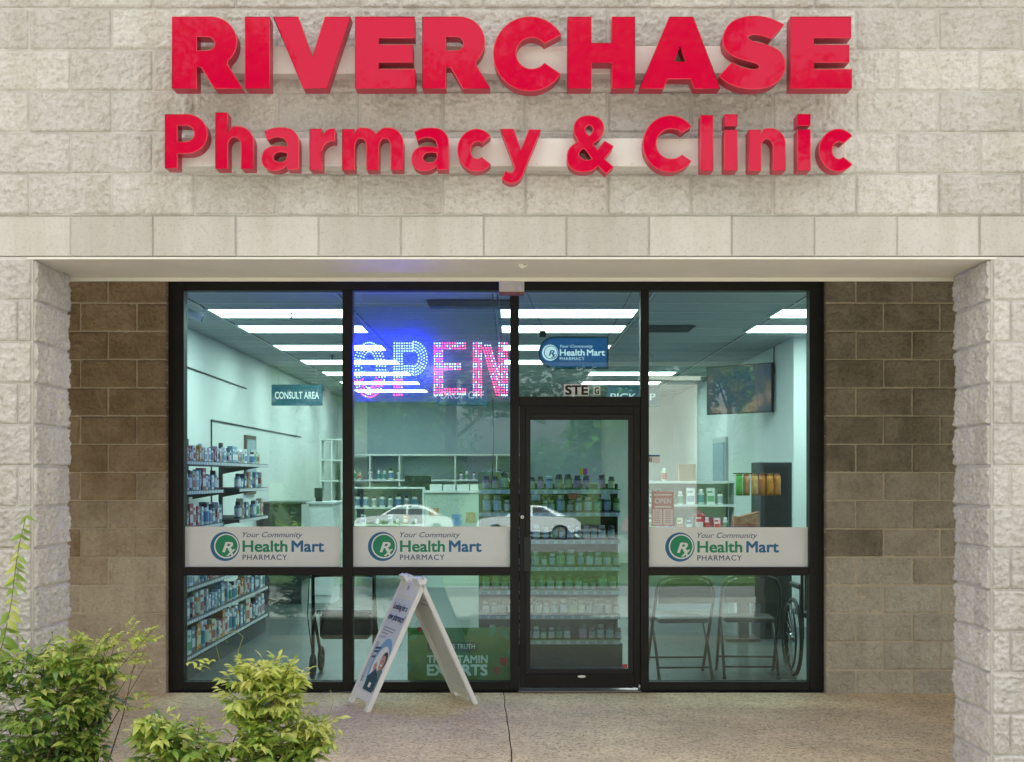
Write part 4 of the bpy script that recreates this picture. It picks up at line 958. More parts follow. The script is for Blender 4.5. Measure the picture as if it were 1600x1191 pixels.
# end-on gondola of vitamins behind the door
GYY = 4.27; gS = sc_at(GYY)
gd = empty('vitamin_gondola', (0.33, GYY+0.25, 0), 'dark shelf gondola full of vitamin bottles behind the glass door', 'shelving')
GX0, GX1 = -0.27, 0.885
box('back_panel', GX0, GX1, GYY+0.44, GYY+0.46, 0.0, 1.5, M['dark_teal'], gd)
box('kick_base', GX0+0.01, GX1+0.02, GYY+0.02, GYY+0.44, 0.0, 0.19, M['shelf_dark'], gd)
for x in (GX0-0.012, GX1): box('upright', x, x+0.012, GYY+0.40, GYY+0.47, 0, 1.5, M['shelf_dark'], gd)
GZ = [1.455, 1.27, 1.045, 0.825, 0.63, 0.43, 0.225]
GK = ['dark', 'teal', 'teal', 'grey', 'green', 'amber', 'grey']  # green fifth row paints the lawn's reflection into the bottle colours
GN = ['top', 'second', 'third', 'fourth', 'fifth', 'sixth', 'bottom']
GC = {'dark': 'dark lidded', 'teal': 'teal grey', 'grey': 'grey', 'green': 'green', 'amber': 'brownish'}
for k, z in enumerate(GZ):
    s_ = box('shelf_board', GX0, GX1, GYY, GYY+0.435, z-0.022, z-0.002, M['shelf_dark'], gd)
    pr = MB().box(GX0, GX1, GYY-0.006, GYY-0.0005, z-0.034, z-0.004)
    pr.mi = 1; x = GX0+0.02
    while x < GX1-0.05:
        pr.box(x, x+0.05, GYY-0.0075, GYY-0.0062, z-0.031, z-0.007); x += 0.068+0.02*random.random()
    pr.build('price_strip', (M['shelf_w'], mat('tag_paper', (0.5, 0.52, 0.48), 0.6, rnd=0.1)), s_)
    if k in (0, 4, 6): box('green_edge', GX0, GX1, GYY-0.008, GYY-0.0065, z-0.0035, z+0.003, mat('green_edge', (0.12, 0.45, 0.12), 0.5), s_)
    x = GX0+0.03
    while x < GX1-0.035:
        kk = GK[k] if random.random() < 0.74 else random.choice(list(VSET))
        me, wd, h = random.choice(VSET[kk])
        if random.random() < 0.05: x += 0.05; continue
        sc_ = random.uniform(0.82, 1.2)
        cnt = CNT.get(('g', k), 0)+1; CNT[('g', k)] = cnt
        put(me, (x+wd*sc_/2, GYY+0.05+random.uniform(0, 0.02), z-0.002), '%s vitamin bottle, %s from the left on the %s shelf behind the door' % (GC[kk], nth(cnt), GN[k]), 'bottle', 'vitamin bottles behind the door', random.uniform(0, 6), s=sc_)
        x += wd*sc_+random.uniform(0.006, 0.022)
for px, py, m_, lab in ((895, 775, M['ink_red'], 'small red hanging price tag under the top vitamin shelf'), (946, 775, M['tee'], 'small pale hanging price tag under the top vitamin shelf'), (837, 777, M['ink_grey'], 'small grey hanging price tag under the top vitamin shelf')):
    p = at(px, py, GYY-0.02); t = empty('price_tag', (p.x, GYY-0.02, p.z), lab, 'price tag')
    box('card', p.x-0.035, p.x+0.035, GYY-0.022, GYY-0.02, p.z-0.026, p.z+0.022, m_, t); box('clip', p.x-0.008, p.x+0.008, GYY-0.023, GYY-0.0205, p.z+0.0225, 1.45, M['shelf_w'], t)
p = at(911, 733, GYY+0.03)
tp = empty('topper_card', (p.x, GYY+0.03, 1.57), 'tiny yellow and magenta card standing on the vitamin bottles', 'card')
box('yellow_half', p.x-0.03, p.x, GYY+0.03, GYY+0.034, 1.575, 1.63, mat('card_yellow', (0.7, 0.6, 0.03), 0.5), tp); box('magenta_half', p.x+0.0005, p.x+0.034, GYY+0.03, GYY+0.034, 1.575, 1.628, mat('card_magenta', (0.6, 0.02, 0.25), 0.5), tp)
for i, (px, m_) in enumerate(((757, 'green'), (778, 'amber'))):
    p = at(px, 757, GYY+0.08); o = box('carton', p.x-0.055, p.x+0.055, GYY+0.20, GYY+0.28, 1.4535, 1.60, mat('carton_'+m_, (0.25, 0.42, 0.12) if i == 0 else (0.35, 0.42, 0.10), 0.5, var=0.4, vscale=18)); tag(o, ('green' if i == 0 else 'yellow green')+' carton on the left end of the vitamin gondola', 'carton')

# green vitamin poster behind the lower second pane
PY = SFY+0.30; 
vp = empty('vitamin_poster', (at(717, 1064, PY).x, PY, 0), 'green poster reading THE VITAMIN EXPERTS low behind the second window', 'poster')
def pxz(px, py): v = at(px, py, PY); return v.x, v.z
(x0, z1), (x1, z0) = pxz(637, 981), pxz(806, 1064)
box('board', x0, x1, PY, PY+0.01, max(0.005, z0), z1, M['green_poster'], vp)
def ptxt(b, X0, X1, Y0, Y1, m_=None, **k):
    (a, c), (d, e) = pxz(X0, Y1), pxz(X1, Y0); text('lettering', b, a, d, c, e, PY-0.0022, m_ or M['ink_white'], vp, **k)
(a, c), (d, e) = pxz(667, 1019), pxz(747, 1003)
flat('badge', [rrect(a, d, c, e, 0.03)], PY-0.0012, M['dark_green'], vp)
ptxt("NATURE'S TRUTH", 672, 742, 1006, 1014, bold=0.01); ptxt('THE VITAMIN', 667, 762, 1024, 1036.5, bold=0.025); ptxt('EXPERTS', 667, 762, 1038, 1056, bold=0.035)
for px, py, r in ((787, 1034, 7), (776, 1048, 5.5), (655, 984, 4)):
    (a, c) = pxz(px, py); rr = r/sc_at(PY)
    flat('strawberry', [smooth([(a-rr, c+rr*0.4), (a-rr*0.5, c+rr), (a+rr*0.6, c+rr), (a+rr, c+rr*0.3), (a+rr*0.5, c-rr*0.7), (a, c-rr), (a-rr*0.6, c-rr*0.6)], (), 3)], PY-0.0015, M['ink_red'], vp)
for px, py, an in ((645, 996, 30), (790, 992, 120), (770, 988, 60), (640, 1040, 90), (795, 1020, 70)):
    (a, c) = pxz(px, py); ca, sa = math.cos(R(an)), math.sin(R(an))
    flat('printed_leaf', [smooth([(a+ca*u*0.05-sa*v*0.018, c+sa*u*0.05+ca*v*0.018) for u, v in ((-1, 0), (0, 1), (1, 0), (0, -1))], (0, 2), 4)], PY-0.0011, M['ink_green'], vp)

# department signs hanging inside
def dept(body, x0, x1, y0, y1, Y, lab):
    a, b = at(x0, y1, Y), at(x1, y0, Y); r = empty('department_sign', ((a.x+b.x)/2, Y, a.z), lab, 'sign', 'department signs hanging in the shop')
    box('board', a.x, b.x, Y, Y+0.02, a.z, b.z, M['navy'], r, bevel=0.006)
    w_ = b.x-a.x; h_ = b.z-a.z; text('lettering', body, a.x+w_*0.07, b.x-w_*0.07, a.z+h_*0.32, b.z-h_*0.34, Y-0.002, M['ink_white'], r, bold=0.012)
    for x in (a.x+0.08, b.x-0.08): MB().tube([(x, Y+0.01, b.z), (x, Y+0.01, IZ)], 0.002, 5).build('wire', M['chrome'], r)
dept('CONSULT AREA', 424, 504, 601, 634, 8.9, 'teal hanging sign reading CONSULT AREA at the left')
dept('DROP OFF', 683, 762, 600, 634, 9.0, 'teal hanging sign reading DROP OFF behind the lit sign')
dept('PICK UP', 948, 1030, 604, 636, 9.0, 'teal hanging sign reading PICK UP above the door')

# consult desk, cabinet and items at the left
cd = empty('consult_desk', (-2.2, 10, 0), 'dark green fronted consult desk at the left behind the shelving', 'desk')
box('front_panel', -3.05, -2.58, 9.6, 9.63, 0.0, 1.22, M['dark_teal'], cd); box('side_panel', -3.05, -3.02, 9.631, 10.4, 0, 1.22, M['dark_teal'], cd)
box('desk_top', -3.07, -2.56, 9.56, 10.45, 1.2205, 1.25, M['shelf_dark'], cd, bevel=0.005)
cb = empty('side_cabinet', (-2.3, 10, 0), 'pale laminate cabinet beside the dark consult desk', 'cabinet')
box('carcass', -2.5, -2.2, 9.7, 10.3, 0.0, 1.22, M['shelf_w'], cb); box('cabinet_top', -2.53, -2.17, 9.66, 10.34, 1.2205, 1.25, M['tee'], cb, bevel=0.004); box('door_panel', -2.48, -2.22, 9.685, 9.6995, 0.1, 1.15, M['wall_in'], cb)
sp = empty('desk_phone', (-2.4, 9.9, 1.25), 'dark upright card reader on the pale cabinet', 'card reader'); box('stand', -2.45, -2.37, 9.9, 9.95, 1.2505, 1.30, M['black'], sp); box('screen', -2.46, -2.36, 9.88, 9.9, 1.30, 1.42, M['dark_teal'], sp)
pf = empty('wall_mirror', (IX0, 9.5, 1.4), 'narrow dark framed mirror on the left shop wall', 'mirror')
box('frame', IX0+0.001, IX0+0.03, 8.9, 9.5, 1.35, 2.05, mat('frame_wood', (0.12, 0.09, 0.06), 0.5), pf); box('mirror_glass', IX0+0.0305, IX0+0.034, 8.95, 9.45, 1.40, 2.0, M['wall_blue'], pf)
wr = empty('wall_conduit', (IX0, 8, 2.2), 'thin dark conduit running along the upper left shop wall', 'conduit')
MB().tube([(IX0+0.012, 7.2, 0.9), (IX0+0.012, 7.2, 2.15), (IX0+0.012, 13, 2.15)], 0.008, 6).tube([(IX0+0.012, 5.4, 2.62), (IX0+0.012, 9.0, 2.60)], 0.008, 6).build('pipe', M['shelf_dark'], wr)

wb = empty('wall_box', at(486, 692, 16.9), 'small black box with a dangling cable on the rear wall at the left', 'box')
p = at(486, 692, 16.95); box('housing', p.x-0.09, p.x+0.09, 17.05, 17.19, p.z-0.12, p.z+0.12, M['black'], wb)
MB().tube([(p.x+0.05, 17.18, p.z+0.12), (p.x+0.14, 17.18, p.z+0.5), (p.x+0.12, 17.18, p.z+0.9), (p.x+0.2, 17.18, 3.0)], 0.012, 6).build('cable', M['black'], wb)
# pharmacy counter and back shelving
bs = empty('back_shelving', (-1.6, 16.8, 0), 'white open shelving with bottles along the rear wall', 'shelving')
BY = 16.6
box('accent_panel', -2.6, 1.6, 17.15, 17.195, 1.0, 2.9, M['wall_blue'], bs)
for z in (1.05, 1.50, 1.95): box('shelf_board', -3.0, 0.15, BY, BY+0.5, z-0.02, z+0.01, M['shelf_w'], bs)
for x in (-3.0, -2.5, -1.98, -1.0, -0.27, 0.15): box('upright', x-0.012, x+0.012, BY+0.001, BY+0.499, 0.0, 1.929, M['shelf_w'], bs)
for z, nm in ((1.061, 'lower'), (1.511, 'upper')):
    x = -2.95
    while x < 0.05:
        if not (-1.95 < x < -1.0):
            me, wd, h = BOTTLES[random.choice((0, 9, 5, 2))] if random.random() < 0.8 else random.choice(BOXES)
            put(me, (x, BY+0.06, z), 'pale pack, %s from the left on the %s shelf at the rear wall' % (nth(int((x+3.1)/0.09)), nm), 'pack', 'rear wall shelf stock', R(-90), s=random.uniform(1.0, 1.6))
        x += random.uniform(0.09, 0.2)
tvb = empty('monitor', (-1.55, 16.4, 1.5), 'dark computer monitor between the rear shelves', 'monitor')
box('screen', -1.85, -1.4, 16.2, 16.24, 1.28, 1.58, M['dark_teal'], tvb, bevel=0.006); box('stand', -1.65, -1.6, 16.25, 16.28, 1.0, 1.4, M['black'], tvb); box('base_plate', -1.75, -1.5, 16.15, 16.4, 0.98, 1.0, M['black'], tvb)
ct = empty('pharmacy_counter', (-1.4, 12.3, 0), 'pale pharmacy counter with open front shelves of white bottles', 'counter')
CY = 12.0
for z in (0.88, 1.12, 1.40): box('shelf_board', -2.25, -1.25, CY, CY+0.4, z-0.012, z+0.012, M['shelf_w'], ct)
for x in (-2.25, -1.25): box('upright', x-0.012, x+0.012, CY+0.001, CY+0.399, 0.0, 1.387, M['shelf_w'], ct)
box('back_panel', -2.23, -1.27, CY+0.38, CY+0.39, 0.1, 1.38, M['wall_blue'], ct)
box('front_panel', -1.23, -0.45, CY, CY+0.03, 0.0, 1.33, mat('counter_mint', (0.52, 0.64, 0.55), 0.5), ct); box('counter_top', -1.235, -0.43, CY-0.04, CY+0.6, 1.331, 1.36, M['shelf_w'], ct, bevel=0.004)
box('rear_base', -0.43, 1.5, CY+0.2, CY+0.7, 0.0, 1.1, M['shelf_w'], ct)
x = -2.18
while x < -1.3:
    put(BOTTLES[0 if random.random() < 0.5 else 9][0], (x, CY+0.08, 1.132), 'white pill bottle, %s from the left on the counter shelf' % nth(int((x+2.3)/0.115)), 'bottle', 'white bottles on the counter shelf', 0, s=1.3); x += 0.115
for i, x in enumerate((-2.1, -1.9, -1.72, -1.62, -1.5, -1.36)):
    put((BOTTLES[3] if i % 2 else BOXES[2*i+1])[0], (x, CY+0.08, 0.892), 'small pack, %s from the left on the lower counter shelf' % nth(i+1), 'pack', 'packs on the lower counter shelf', R(-90), s=0.9)
for x, z, c, lab in ((-1.1, 1.06, (0.45, 0.28, 0.14), 'small brown card pinned on the counter front'), (-0.78, 0.97, (0.25, 0.42, 0.65), 'blue leaflet pinned on the counter front'), (-0.58, 1.0, (0.5, 0.38, 0.2), 'tan leaflet pinned on the counter front')):
    o = box('leaflet', x-0.07, x+0.07, CY-0.006, CY-0.001, z-(0.05 if x < -1 else 0.09), z+0.06, mat('leaflet_%d' % int(-x*100), c, 0.5, var=0.3, vscale=20)); tag(o, lab, 'leaflet')
for i in range(4):
    x = -1.16+i*0.19; o = box('small_bin', x, x+0.17, CY+0.05, CY+0.2, 1.3605, 1.45, M['shelf_w'], bevel=0.005); tag(o, 'small white bin on the counter top, %s from the left' % nth(i+1), 'bin', 'white bins on the counter top')
cc = empty('cubby_shelf', (-2.75, 12.5, 0), 'white pigeonhole shelf on the counter at the left', 'shelf')
for x in (-2.78, -2.62, -2.46): box('upright', x-0.01, x+0.01, 12.6, 12.9, 1.2, 2.1, M['shelf_w'], cc)
for z in (1.2, 1.5, 1.8, 2.1): box('shelf_board', -2.795, -2.445, 12.601, 12.899, z-0.009, z+0.009, M['shelf_w'], cc)
box('lower_cabinet', -2.9, -2.3, 12.55, 12.95, 0, 1.19, M['shelf_w'], cc)

# right side of the shop
rs = empty('right_shelving', (2.0, 8.2, 0), 'low white shelving with packs seen through the right window', 'shelving')
RYY = 8.1
for z in (0.62, 0.95, 1.24, 1.50): box('shelf_board', 1.50, 2.48, RYY, RYY+0.4, z-0.012, z+0.012, M['shelf_w'], rs)
for x in (1.5, 2.48): box('upright', x-0.012, x+0.012, RYY+0.001, RYY+0.399, 0, 1.487, M['shelf_w'], rs)
box('back_panel', 1.52, 2.46, RYY+0.38, RYY+0.395, 0.05, 1.48, M['wall_blue'], rs)
for z, nm in ((0.633, 'lowest'), (0.963, 'middle'), (1.253, 'upper')):
    x = 1.56
    while x < 2.40:
        me, wd, h = random.choice(BOTTLES+BOXES); put(me, (x, RYY+0.08, z), 'pack, %s from the left on the %s shelf of the low white shelving' % (nth(int((x-1.5)/0.07)+1), nm), 'pack', 'right shelving stock', R(-90), s=1.2); x += random.uniform(0.08, 0.13)
o = box('brown_carton', 1.86, 2.05, RYY+0.05, RYY+0.2, 1.5125, 1.70, mat('kraft', (0.30, 0.20, 0.13), 0.8)); tag(o, 'brown carton standing on the low white shelving', 'carton')
put(BOTTLES[7][0], (1.70, RYY+0.1, 1.512), 'yellowish bottle beside the brown carton on the white shelving', 'bottle', None, 0, s=1.2)
tc_ = empty('tall_cabinet', (2.55, 6.3, 0), 'tall black display cabinet behind the hanging snack bags', 'cabinet')
box('carcass', 2.38, 2.68, 6.1, 6.6, 0.0, 1.70, M['dark_teal'], tc_, bevel=0.006); box('front_face', 2.42, 2.64, 6.092, 6.0995, 0.1, 1.66, M['black'], tc_)
sr = empty('snack_rail', (2.3, 5.9, 1.58), 'black wire rail carrying the snack bags', 'rail')
MB().tube([(2.08, 5.88, 1.59), (2.50, 5.88, 1.59), (2.50, 6.09, 1.59)], 0.005, 6).build('wire', M['black'], sr)
for k in range(6): MB().tube([(2.12+k*0.072, 5.88, 1.59), (2.12+k*0.072, 5.80, 1.585), (2.12+k*0.072, 5.78, 1.60)], 0.003, 5).build('hook', M['black'], sr)
def bag_mesh(seed):
    m = MB(); nx, nz = 8, 10; W, H = 0.066, 0.205
    G = {}
    for side in (0, 1):
        for j in range(nz+1):
            for i in range(nx+1):
                u, v = i/nx, j/nz; edge = min(1, 4*u*(1-u))*min(1, 3.2*v*(1-v)*1.3) if j < nz-1 else 0
                t = 0.024*edge**0.6*(1+0.4*noise.noise(Vector((u*5+seed, v*6, seed))))
                wv = 1-0.25*max(0, v-0.8)/0.2
                y = -t if side == 0 else t
                key = (side, i, j)
                if side == 1 and (i in (0, nx) or j in (0, nz)): G[key] = G[(0, i, j)]
                else: G[key] = m.bm.verts.new(((u-0.5)*W*wv+0.003*noise.noise(Vector((u*3, v*9, seed))), y, -H+v*H))
        for j in range(nz):
            for i in range(nx):
                q = [G[(side, a, b)] for a, b in ((i, j), (i+1, j), (i+1, j+1), (i, j+1))]
                f = m.bm.faces.new(q if side == 0 else q[::-1]); f.smooth = True
    return m
for k, (c, nm) in enumerate((((0.10, 0.32, 0.07), 'green'), ((0.42, 0.17, 0.10), 'reddish'), ((0.48, 0.24, 0.08), 'tan'), ((0.42, 0.15, 0.02), 'orange'), ((0.45, 0.17, 0.02), 'orange'), ((0.42, 0.14, 0.02), 'orange'))):
    o = bag_mesh(k*3.7).build('snack_bag', mat('bag_%d' % k, c, 0.3, col2=tuple(min(1, q*1.7) for q in c), vscale=22), None)
    o.location = (2.12+k*0.072, 5.79+0.02*(k % 2), 1.588); o.rotation_euler = (0, 0, R(18*((k % 3)-1)+random.uniform(-8, 8)))
    pos = ['leftmost', 'second from left', 'third from left', 'fourth from left', 'fifth from left', 'rightmost'][k]
    tag(o, '%s snack bag hanging on the black rail, %s' % (nm, pos), 'snack bag', 'snack bags on the rail')
bx = empty('snack_box', (2.2, 5.9, 1.2), 'red snack display box on the small dark stand', 'box')
x0_, x1_ = at(1147, 800, 5.9).x, at(1187, 800, 5.9).x
MB().prism([(x0_, 1.09), (x1_, 1.09), (x1_, 1.23), (x0_+0.05, 1.18), (x0_, 1.19)], 5.9, 6.05).build('carton_shell', mat('box_red', (0.38, 0.04, 0.04), 0.5, col2=(0.55, 0.30, 0.18), vscale=14), bx)
ds = empty('display_stand', (2.2, 6.0, 0), 'dark small stand under the red snack box', 'stand'); box('top', x0_-0.03, 2.36, 5.87, 6.2, 1.06, 1.088, M['shelf_dark'], ds); box('column', 2.15, 2.25, 5.98, 6.08, 0.03, 1.059, M['shelf_dark'], ds); box('foot', 2.02, 2.34, 5.9, 6.2, 0.005, 0.03, M['shelf_dark'], ds)
# wall television
tv = empty('television', (2.6, 8.3, 2.3), 'wall television with a dark picture angled from the right wall', 'television')
A_, B_ = Vector((2.24, 8.62, 0)), Vector((2.86, 7.98, 0)); dv = (B_-A_).normalized(); ang = math.atan2(dv.y, dv.x); tw = (B_-A_).length
tvm = Matrix.Translation(((A_.x+B_.x)/2, (A_.y+B_.y)/2, 2.545)) @ Matrix.Rotation(ang, 4, 'Z')
m = MB(); m.box(-tw/2, tw/2, 0, 0.04, -0.275, 0.275); m.bm.transform(tvm); m.build('bezel', M['black'], tv)
def tv_mat():
    m = bpy.data.materials.new('tv_picture'); m.use_nodes = True; n = m.node_tree.nodes; L = m.node_tree.links; b = n['Principled BSDF']
    b.inputs['Roughness'].default_value = 0.45; b.inputs['Base Color'].default_value = (0.01, 0.01, 0.012, 1)
    tc = n.new('ShaderNodeTexCoord'); nz = n.new('ShaderNodeTexNoise'); nz.inputs['Scale'].default_value = 3.5; nz.inputs['Detail'].default_value = 3
    rp = n.new('ShaderNodeValToRGB'); e = rp.color_ramp.elements; e[0].position = 0.35; e[0].color = (0.006, 0.02, 0.04, 1); e[1].position = 0.75; e[1].color = (0.25, 0.12, 0.08, 1); a = e.new(0.55); a.color = (0.03, 0.03, 0.035, 1)
    L.new(tc.outputs['Object'], nz.inputs['Vector']); L.new(nz.outputs['Fac'], rp.inputs[0]); L.new(rp.outputs[0], b.inputs['Emission Color']); b.inputs['Emission Strength'].default_value = 0.5
    return m
m = MB(); m.box(-tw/2+0.012, tw/2-0.012, -0.003, -0.0005, -0.262, 0.262); m.bm.transform(tvm); m.build('screen', tv_mat(), tv)
MB().tube([(2.62, 8.36, 2.5), (2.80, 8.6, 2.5), (2.908, 8.6, 2.5)], 0.02, 8).build('wall_arm', M['black'], tv)
MB().tube([(2.9, 8.05, 2.7), (2.895, 8.05, 2.9), (2.90, 8.06, 3.0)], 0.006, 6).build('cable', M['black'], tv)
dr = empty('rear_door', (2.9, 12, 0), 'pale inner door with frame on the right shop wall', 'door')
box('door_frame', 2.87, 2.909, 11.2, 12.3, 0, 2.1, M['tee'], dr); box('door_leaf', 2.86, 2.8695, 11.28, 12.22, 0.01, 2.03, M['wall_blue'], dr)
MB().tube([(2.858, 11.36, 1.0), (2.82, 11.36, 1.0), (2.82, 11.46, 1.0)], 0.01, 6).build('handle', M['chrome'], dr)

# ------------------------------------------------------------------ chairs, walker, wheelchair behind the glass
def folding_chair(x, y, rz, lab):
    c = empty('folding_chair', (x, y, 0.004), lab, 'chair', 'folding chairs behind the right window', rz)
    hw = 0.225
    top = [(-hw, 0.43, 0.0), (-hw, 0.16, 0.38), (-hw, -0.01, 0.62), (-hw*0.98, -0.03, 0.70), (-hw*0.84, -0.035, 0.765), (-hw*0.55, -0.04, 0.79), (0, -0.04, 0.795)]
    full = top+[(-a, b, d) for a, b, d in reversed(top[:-1])]
    MB().tube(full, 0.0125, 8).build('main_frame', M['frame_metal'], c, world=False)
    for s in (-1, 1): MB().tube([(s*0.205, -0.06, 0.0), (s*0.205, 0.10, 0.22), (s*0.205, 0.33, 0.435)], 0.0115, 8).build('leg', M['frame_metal'], c, world=False)
    MB().tube([(-0.205, 0.0, 0.09), (0.205, 0.0, 0.09)], 0.008, 6).build('crossbar', M['frame_metal'], c, world=False)
    MB().tube([(-hw, 0.36, 0.12), (hw, 0.36, 0.12)], 0.008, 6).build('crossbar', M['frame_metal'], c, world=False)
    m = MB(); m.box(-0.195, 0.195, 0.04, 0.42, 0.425, 0.46); m.build('seat', M['seat_vinyl'], c, bevel=0.015, world=False, seg=3)
    m = MB(); n = 12
    prof = [(-0.205, 0.585), (0.205, 0.585), (0.207, 0.66)]+[(0.205*math.cos(R(t))**0.7 if t < 90 else 0, 0.68+0.10*math.sin(R(t))) for t in range(10, 91, 16)]
    prof = prof+[(-a, b) for a, b in reversed(prof[2:])]
    m.prism(prof, -0.036, -0.020); m.build('backrest', M['seat_vinyl'], c, world=False)
    for s in (-1, 1): MB().tube([(s*0.205, -0.063, 0.0), (s*0.205, -0.05, 0.022)], 0.015, 8).build('foot_cap', M['black'], c, world=False)
M['frame_metal'] = mat('dark_tube_steel', (0.04, 0.033, 0.03), 0.4, 0.3)
M['seat_vinyl'] = mat('brown_vinyl', (0.022, 0.017, 0.015), 0.35, var=0.1, vscale=8)
folding_chair(1.325, 3.62, R(3), 'dark folding chair behind the right window, nearer the door'); folding_chair(1.84, 3.66, R(-4), 'dark folding chair behind the right window, nearer the tall cabinet')
ro = empty('rollator_walker', (-1.30, 3.9, 0.004), 'dark rollator walker with black wheels behind the mullion of the left windows', 'walker')
for s in (-1, 1):
    x = -1.295+s*0.235
    MB().tube([(x, 3.62, 0.12), (x, 3.64, 0.50), (x, 3.62, 0.84), (x, 3.50, 0.875)], 0.014, 8).build('handle_post', M['black'], ro)
    MB().tube([(x, 3.55, 0.86), (x, 3.43, 0.885)], 0.019, 8).build('grip', M['black'], ro)
    MB().tube([(x, 3.50, 0.86), (x, 3.44, 0.82), (x, 3.52, 0.79)], 0.006, 6).build('brake_lever', M['black'], ro)
    MB().tube([(x, 3.64, 0.52), (x, 4.05, 0.13)], 0.013, 8).build('front_leg', M['black'], ro)
    MB().tube([(x+s*0.01, 3.52, 0.80), (x+s*0.03, 3.55, 0.5), (x, 3.62, 0.16)], 0.004, 6).build('brake_cable', M['black'], ro)
    for y in (3.62, 4.06):
        w_ = empty('wheel', (0, 0, 0)); w_.parent = ro
        MB().tube([(x, y+0.085*math.cos(2*math.pi*k/20), 0.105+0.085*math.sin(2*math.pi*k/20)) for k in range(20)], 0.017, 8, closed=True).build('tyre', M['gasket'], w_)
        m = MB().tube([(x-0.018, y, 0.105), (x+0.018, y, 0.105)], 0.02, 10)
        for k in range(5): m.tube([(x, y, 0.105), (x, y+0.075*math.cos(1.257*k), 0.105+0.075*math.sin(1.257*k))], 0.007, 6)
        m.build('hub', M['black'], w_)
MB().box(-1.51, -1.08, 3.66, 3.92, 0.50, 0.53).build('seat', M['gasket'], ro, bevel=0.01)
MB().box(-1.49, -1.10, 3.70, 3.90, 0.30, 0.495).build('bag', mat('bag_black', (0.015, 0.017, 0.02), 0.8), ro, bevel=0.02)
MB().tube([(-1.53, 3.62, 0.80), (-1.48, 3.70, 0.80), (-1.11, 3.70, 0.80), (-1.06, 3.62, 0.80)], 0.016, 8).build('backrest_bar', M['black'], ro)
wc = empty('wheelchair', (2.45, 4.0, 0.004), 'black wheelchair half hidden at the right end of the right window', 'wheelchair')
for s, x in ((-1, 2.20), (1, 2.72)):
    w_ = empty('rear_wheel', (0, 0, 0)); w_.parent = wc; rr = 0.29; y = 3.80
    ring = [(y+rr*math.cos(2*math.pi*k/36), 0.308+rr*math.sin(2*math.pi*k/36)) for k in range(36)]
    MB().tube([(x, a, b) for a, b in ring], 0.016, 8, closed=True).build('tyre', M['gasket'], w_)
    MB().tube([(x-0.035 if s < 0 else x+0.035, y+(a-y)*0.88, 0.308+(b-0.308)*0.88) for a, b in ring], 0.008, 6, closed=True).build('push_rim', M['black'], w_)
    m = MB().tube([(x-0.03, y, 0.308), (x+0.03, y, 0.308)], 0.028, 10)
    for k in range(18): m.tube([(x, y, 0.308), (x, y+(rr-0.01)*math.cos(R(20*k)), 0.308+(rr-0.01)*math.sin(R(20*k)))], 0.0025, 4)
    m.build('spokes', M['chrome'], w_)
    xi = x-s*0.05
    MB().tube([(xi, 3.70, 0.30), (xi, 3.72, 0.80), (xi, 3.60, 0.86)], 0.013, 8).build('back_post', M['black'], wc)
    MB().tube([(xi, 3.63, 0.85), (xi, 3.50, 0.87)], 0.018, 8).build('grip', M['shelf_w'], wc)
    MB().tube([(xi, 3.72, 0.48), (xi, 4.2, 0.48), (xi, 4.3, 0.15)], 0.012, 8).build('side_frame', M['black'], wc)
    MB().box(xi-0.02, xi+0.02, 3.75, 4.1, 0.68, 0.72).build('armrest', M['gasket'], wc, bevel=0.008)
    MB().tube([(xi, 3.78, 0.48), (xi, 3.78, 0.69)], 0.009, 6).build('arm_post', M['black'], wc)
    MB().tube([(xi, 4.3+0.07*math.cos(R(24*k)), 0.085+0.07*math.sin(R(24*k))) for k in range(15)], 0.014, 6, closed=True).build('caster', M['gasket'], wc)
MB().box(2.27, 2.65, 3.74, 4.16, 0.46, 0.50).build('seat', M['gasket'], wc, bevel=0.01); MB().box(2.27, 2.65, 3.715, 3.738, 0.52, 0.82).build('backrest', M['gasket'], wc, bevel=0.005)

# ------------------------------------------------------------------ plants
def leaf_mat(name, col, col2, tr):
    m = bpy.data.materials.new(name); m.use_nodes = True; n = m.node_tree.nodes; L = m.node_tree.links; b = n['Principled BSDF']
    b.inputs['Roughness'].default_value = 0.38; b.inputs['Specular IOR Level'].default_value = 0.45
    geo = n.new('ShaderNodeNewGeometry'); nz = n.new('ShaderNodeTexNoise'); nz.inputs['Scale'].default_value = 9; nz.inputs['Detail'].default_value = 3
    oi = n.new('ShaderNodeObjectInfo')
    L.new(geo.outputs['Position'], nz.inputs['Vector'])
    mx = n.new('ShaderNodeMix'); mx.data_type = 'RGBA'; mx.inputs['A'].default_value = (*col, 1); mx.inputs['B'].default_value = (*col2, 1)
    mr = n.new('ShaderNodeMapRange'); mr.inputs['From Min'].default_value = 0.35; mr.inputs['From Max'].default_value = 0.65; L.new(nz.outputs['Fac'], mr.inputs[0]); L.new(mr.outputs[0], mx.inputs['Factor'])
    L.new(mx.outputs['Result'], b.inputs['Base Color'])
    t = n.new('ShaderNodeBsdfTranslucent'); L.new(mx.outputs['Result'], t.inputs['Color']); ms = n.new('ShaderNodeMixShader'); ms.inputs[0].default_value = tr
    o = n['Material Output']; L.new(b.outputs[0], ms.inputs[1]); L.new(t.outputs[0], ms.inputs[2]); L.new(ms.outputs[0], o.inputs[0])
    MATS[name] = m; return m
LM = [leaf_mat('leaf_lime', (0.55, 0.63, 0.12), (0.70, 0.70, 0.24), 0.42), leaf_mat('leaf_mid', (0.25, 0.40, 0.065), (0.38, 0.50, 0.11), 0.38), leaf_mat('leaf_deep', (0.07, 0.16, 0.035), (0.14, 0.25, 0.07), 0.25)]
STEM = mat('stem_brown', (0.10, 0.06, 0.035), 0.8, var=0.3, vscale=30); STEMG = mat('stem_green', (0.22, 0.24, 0.06), 0.6)
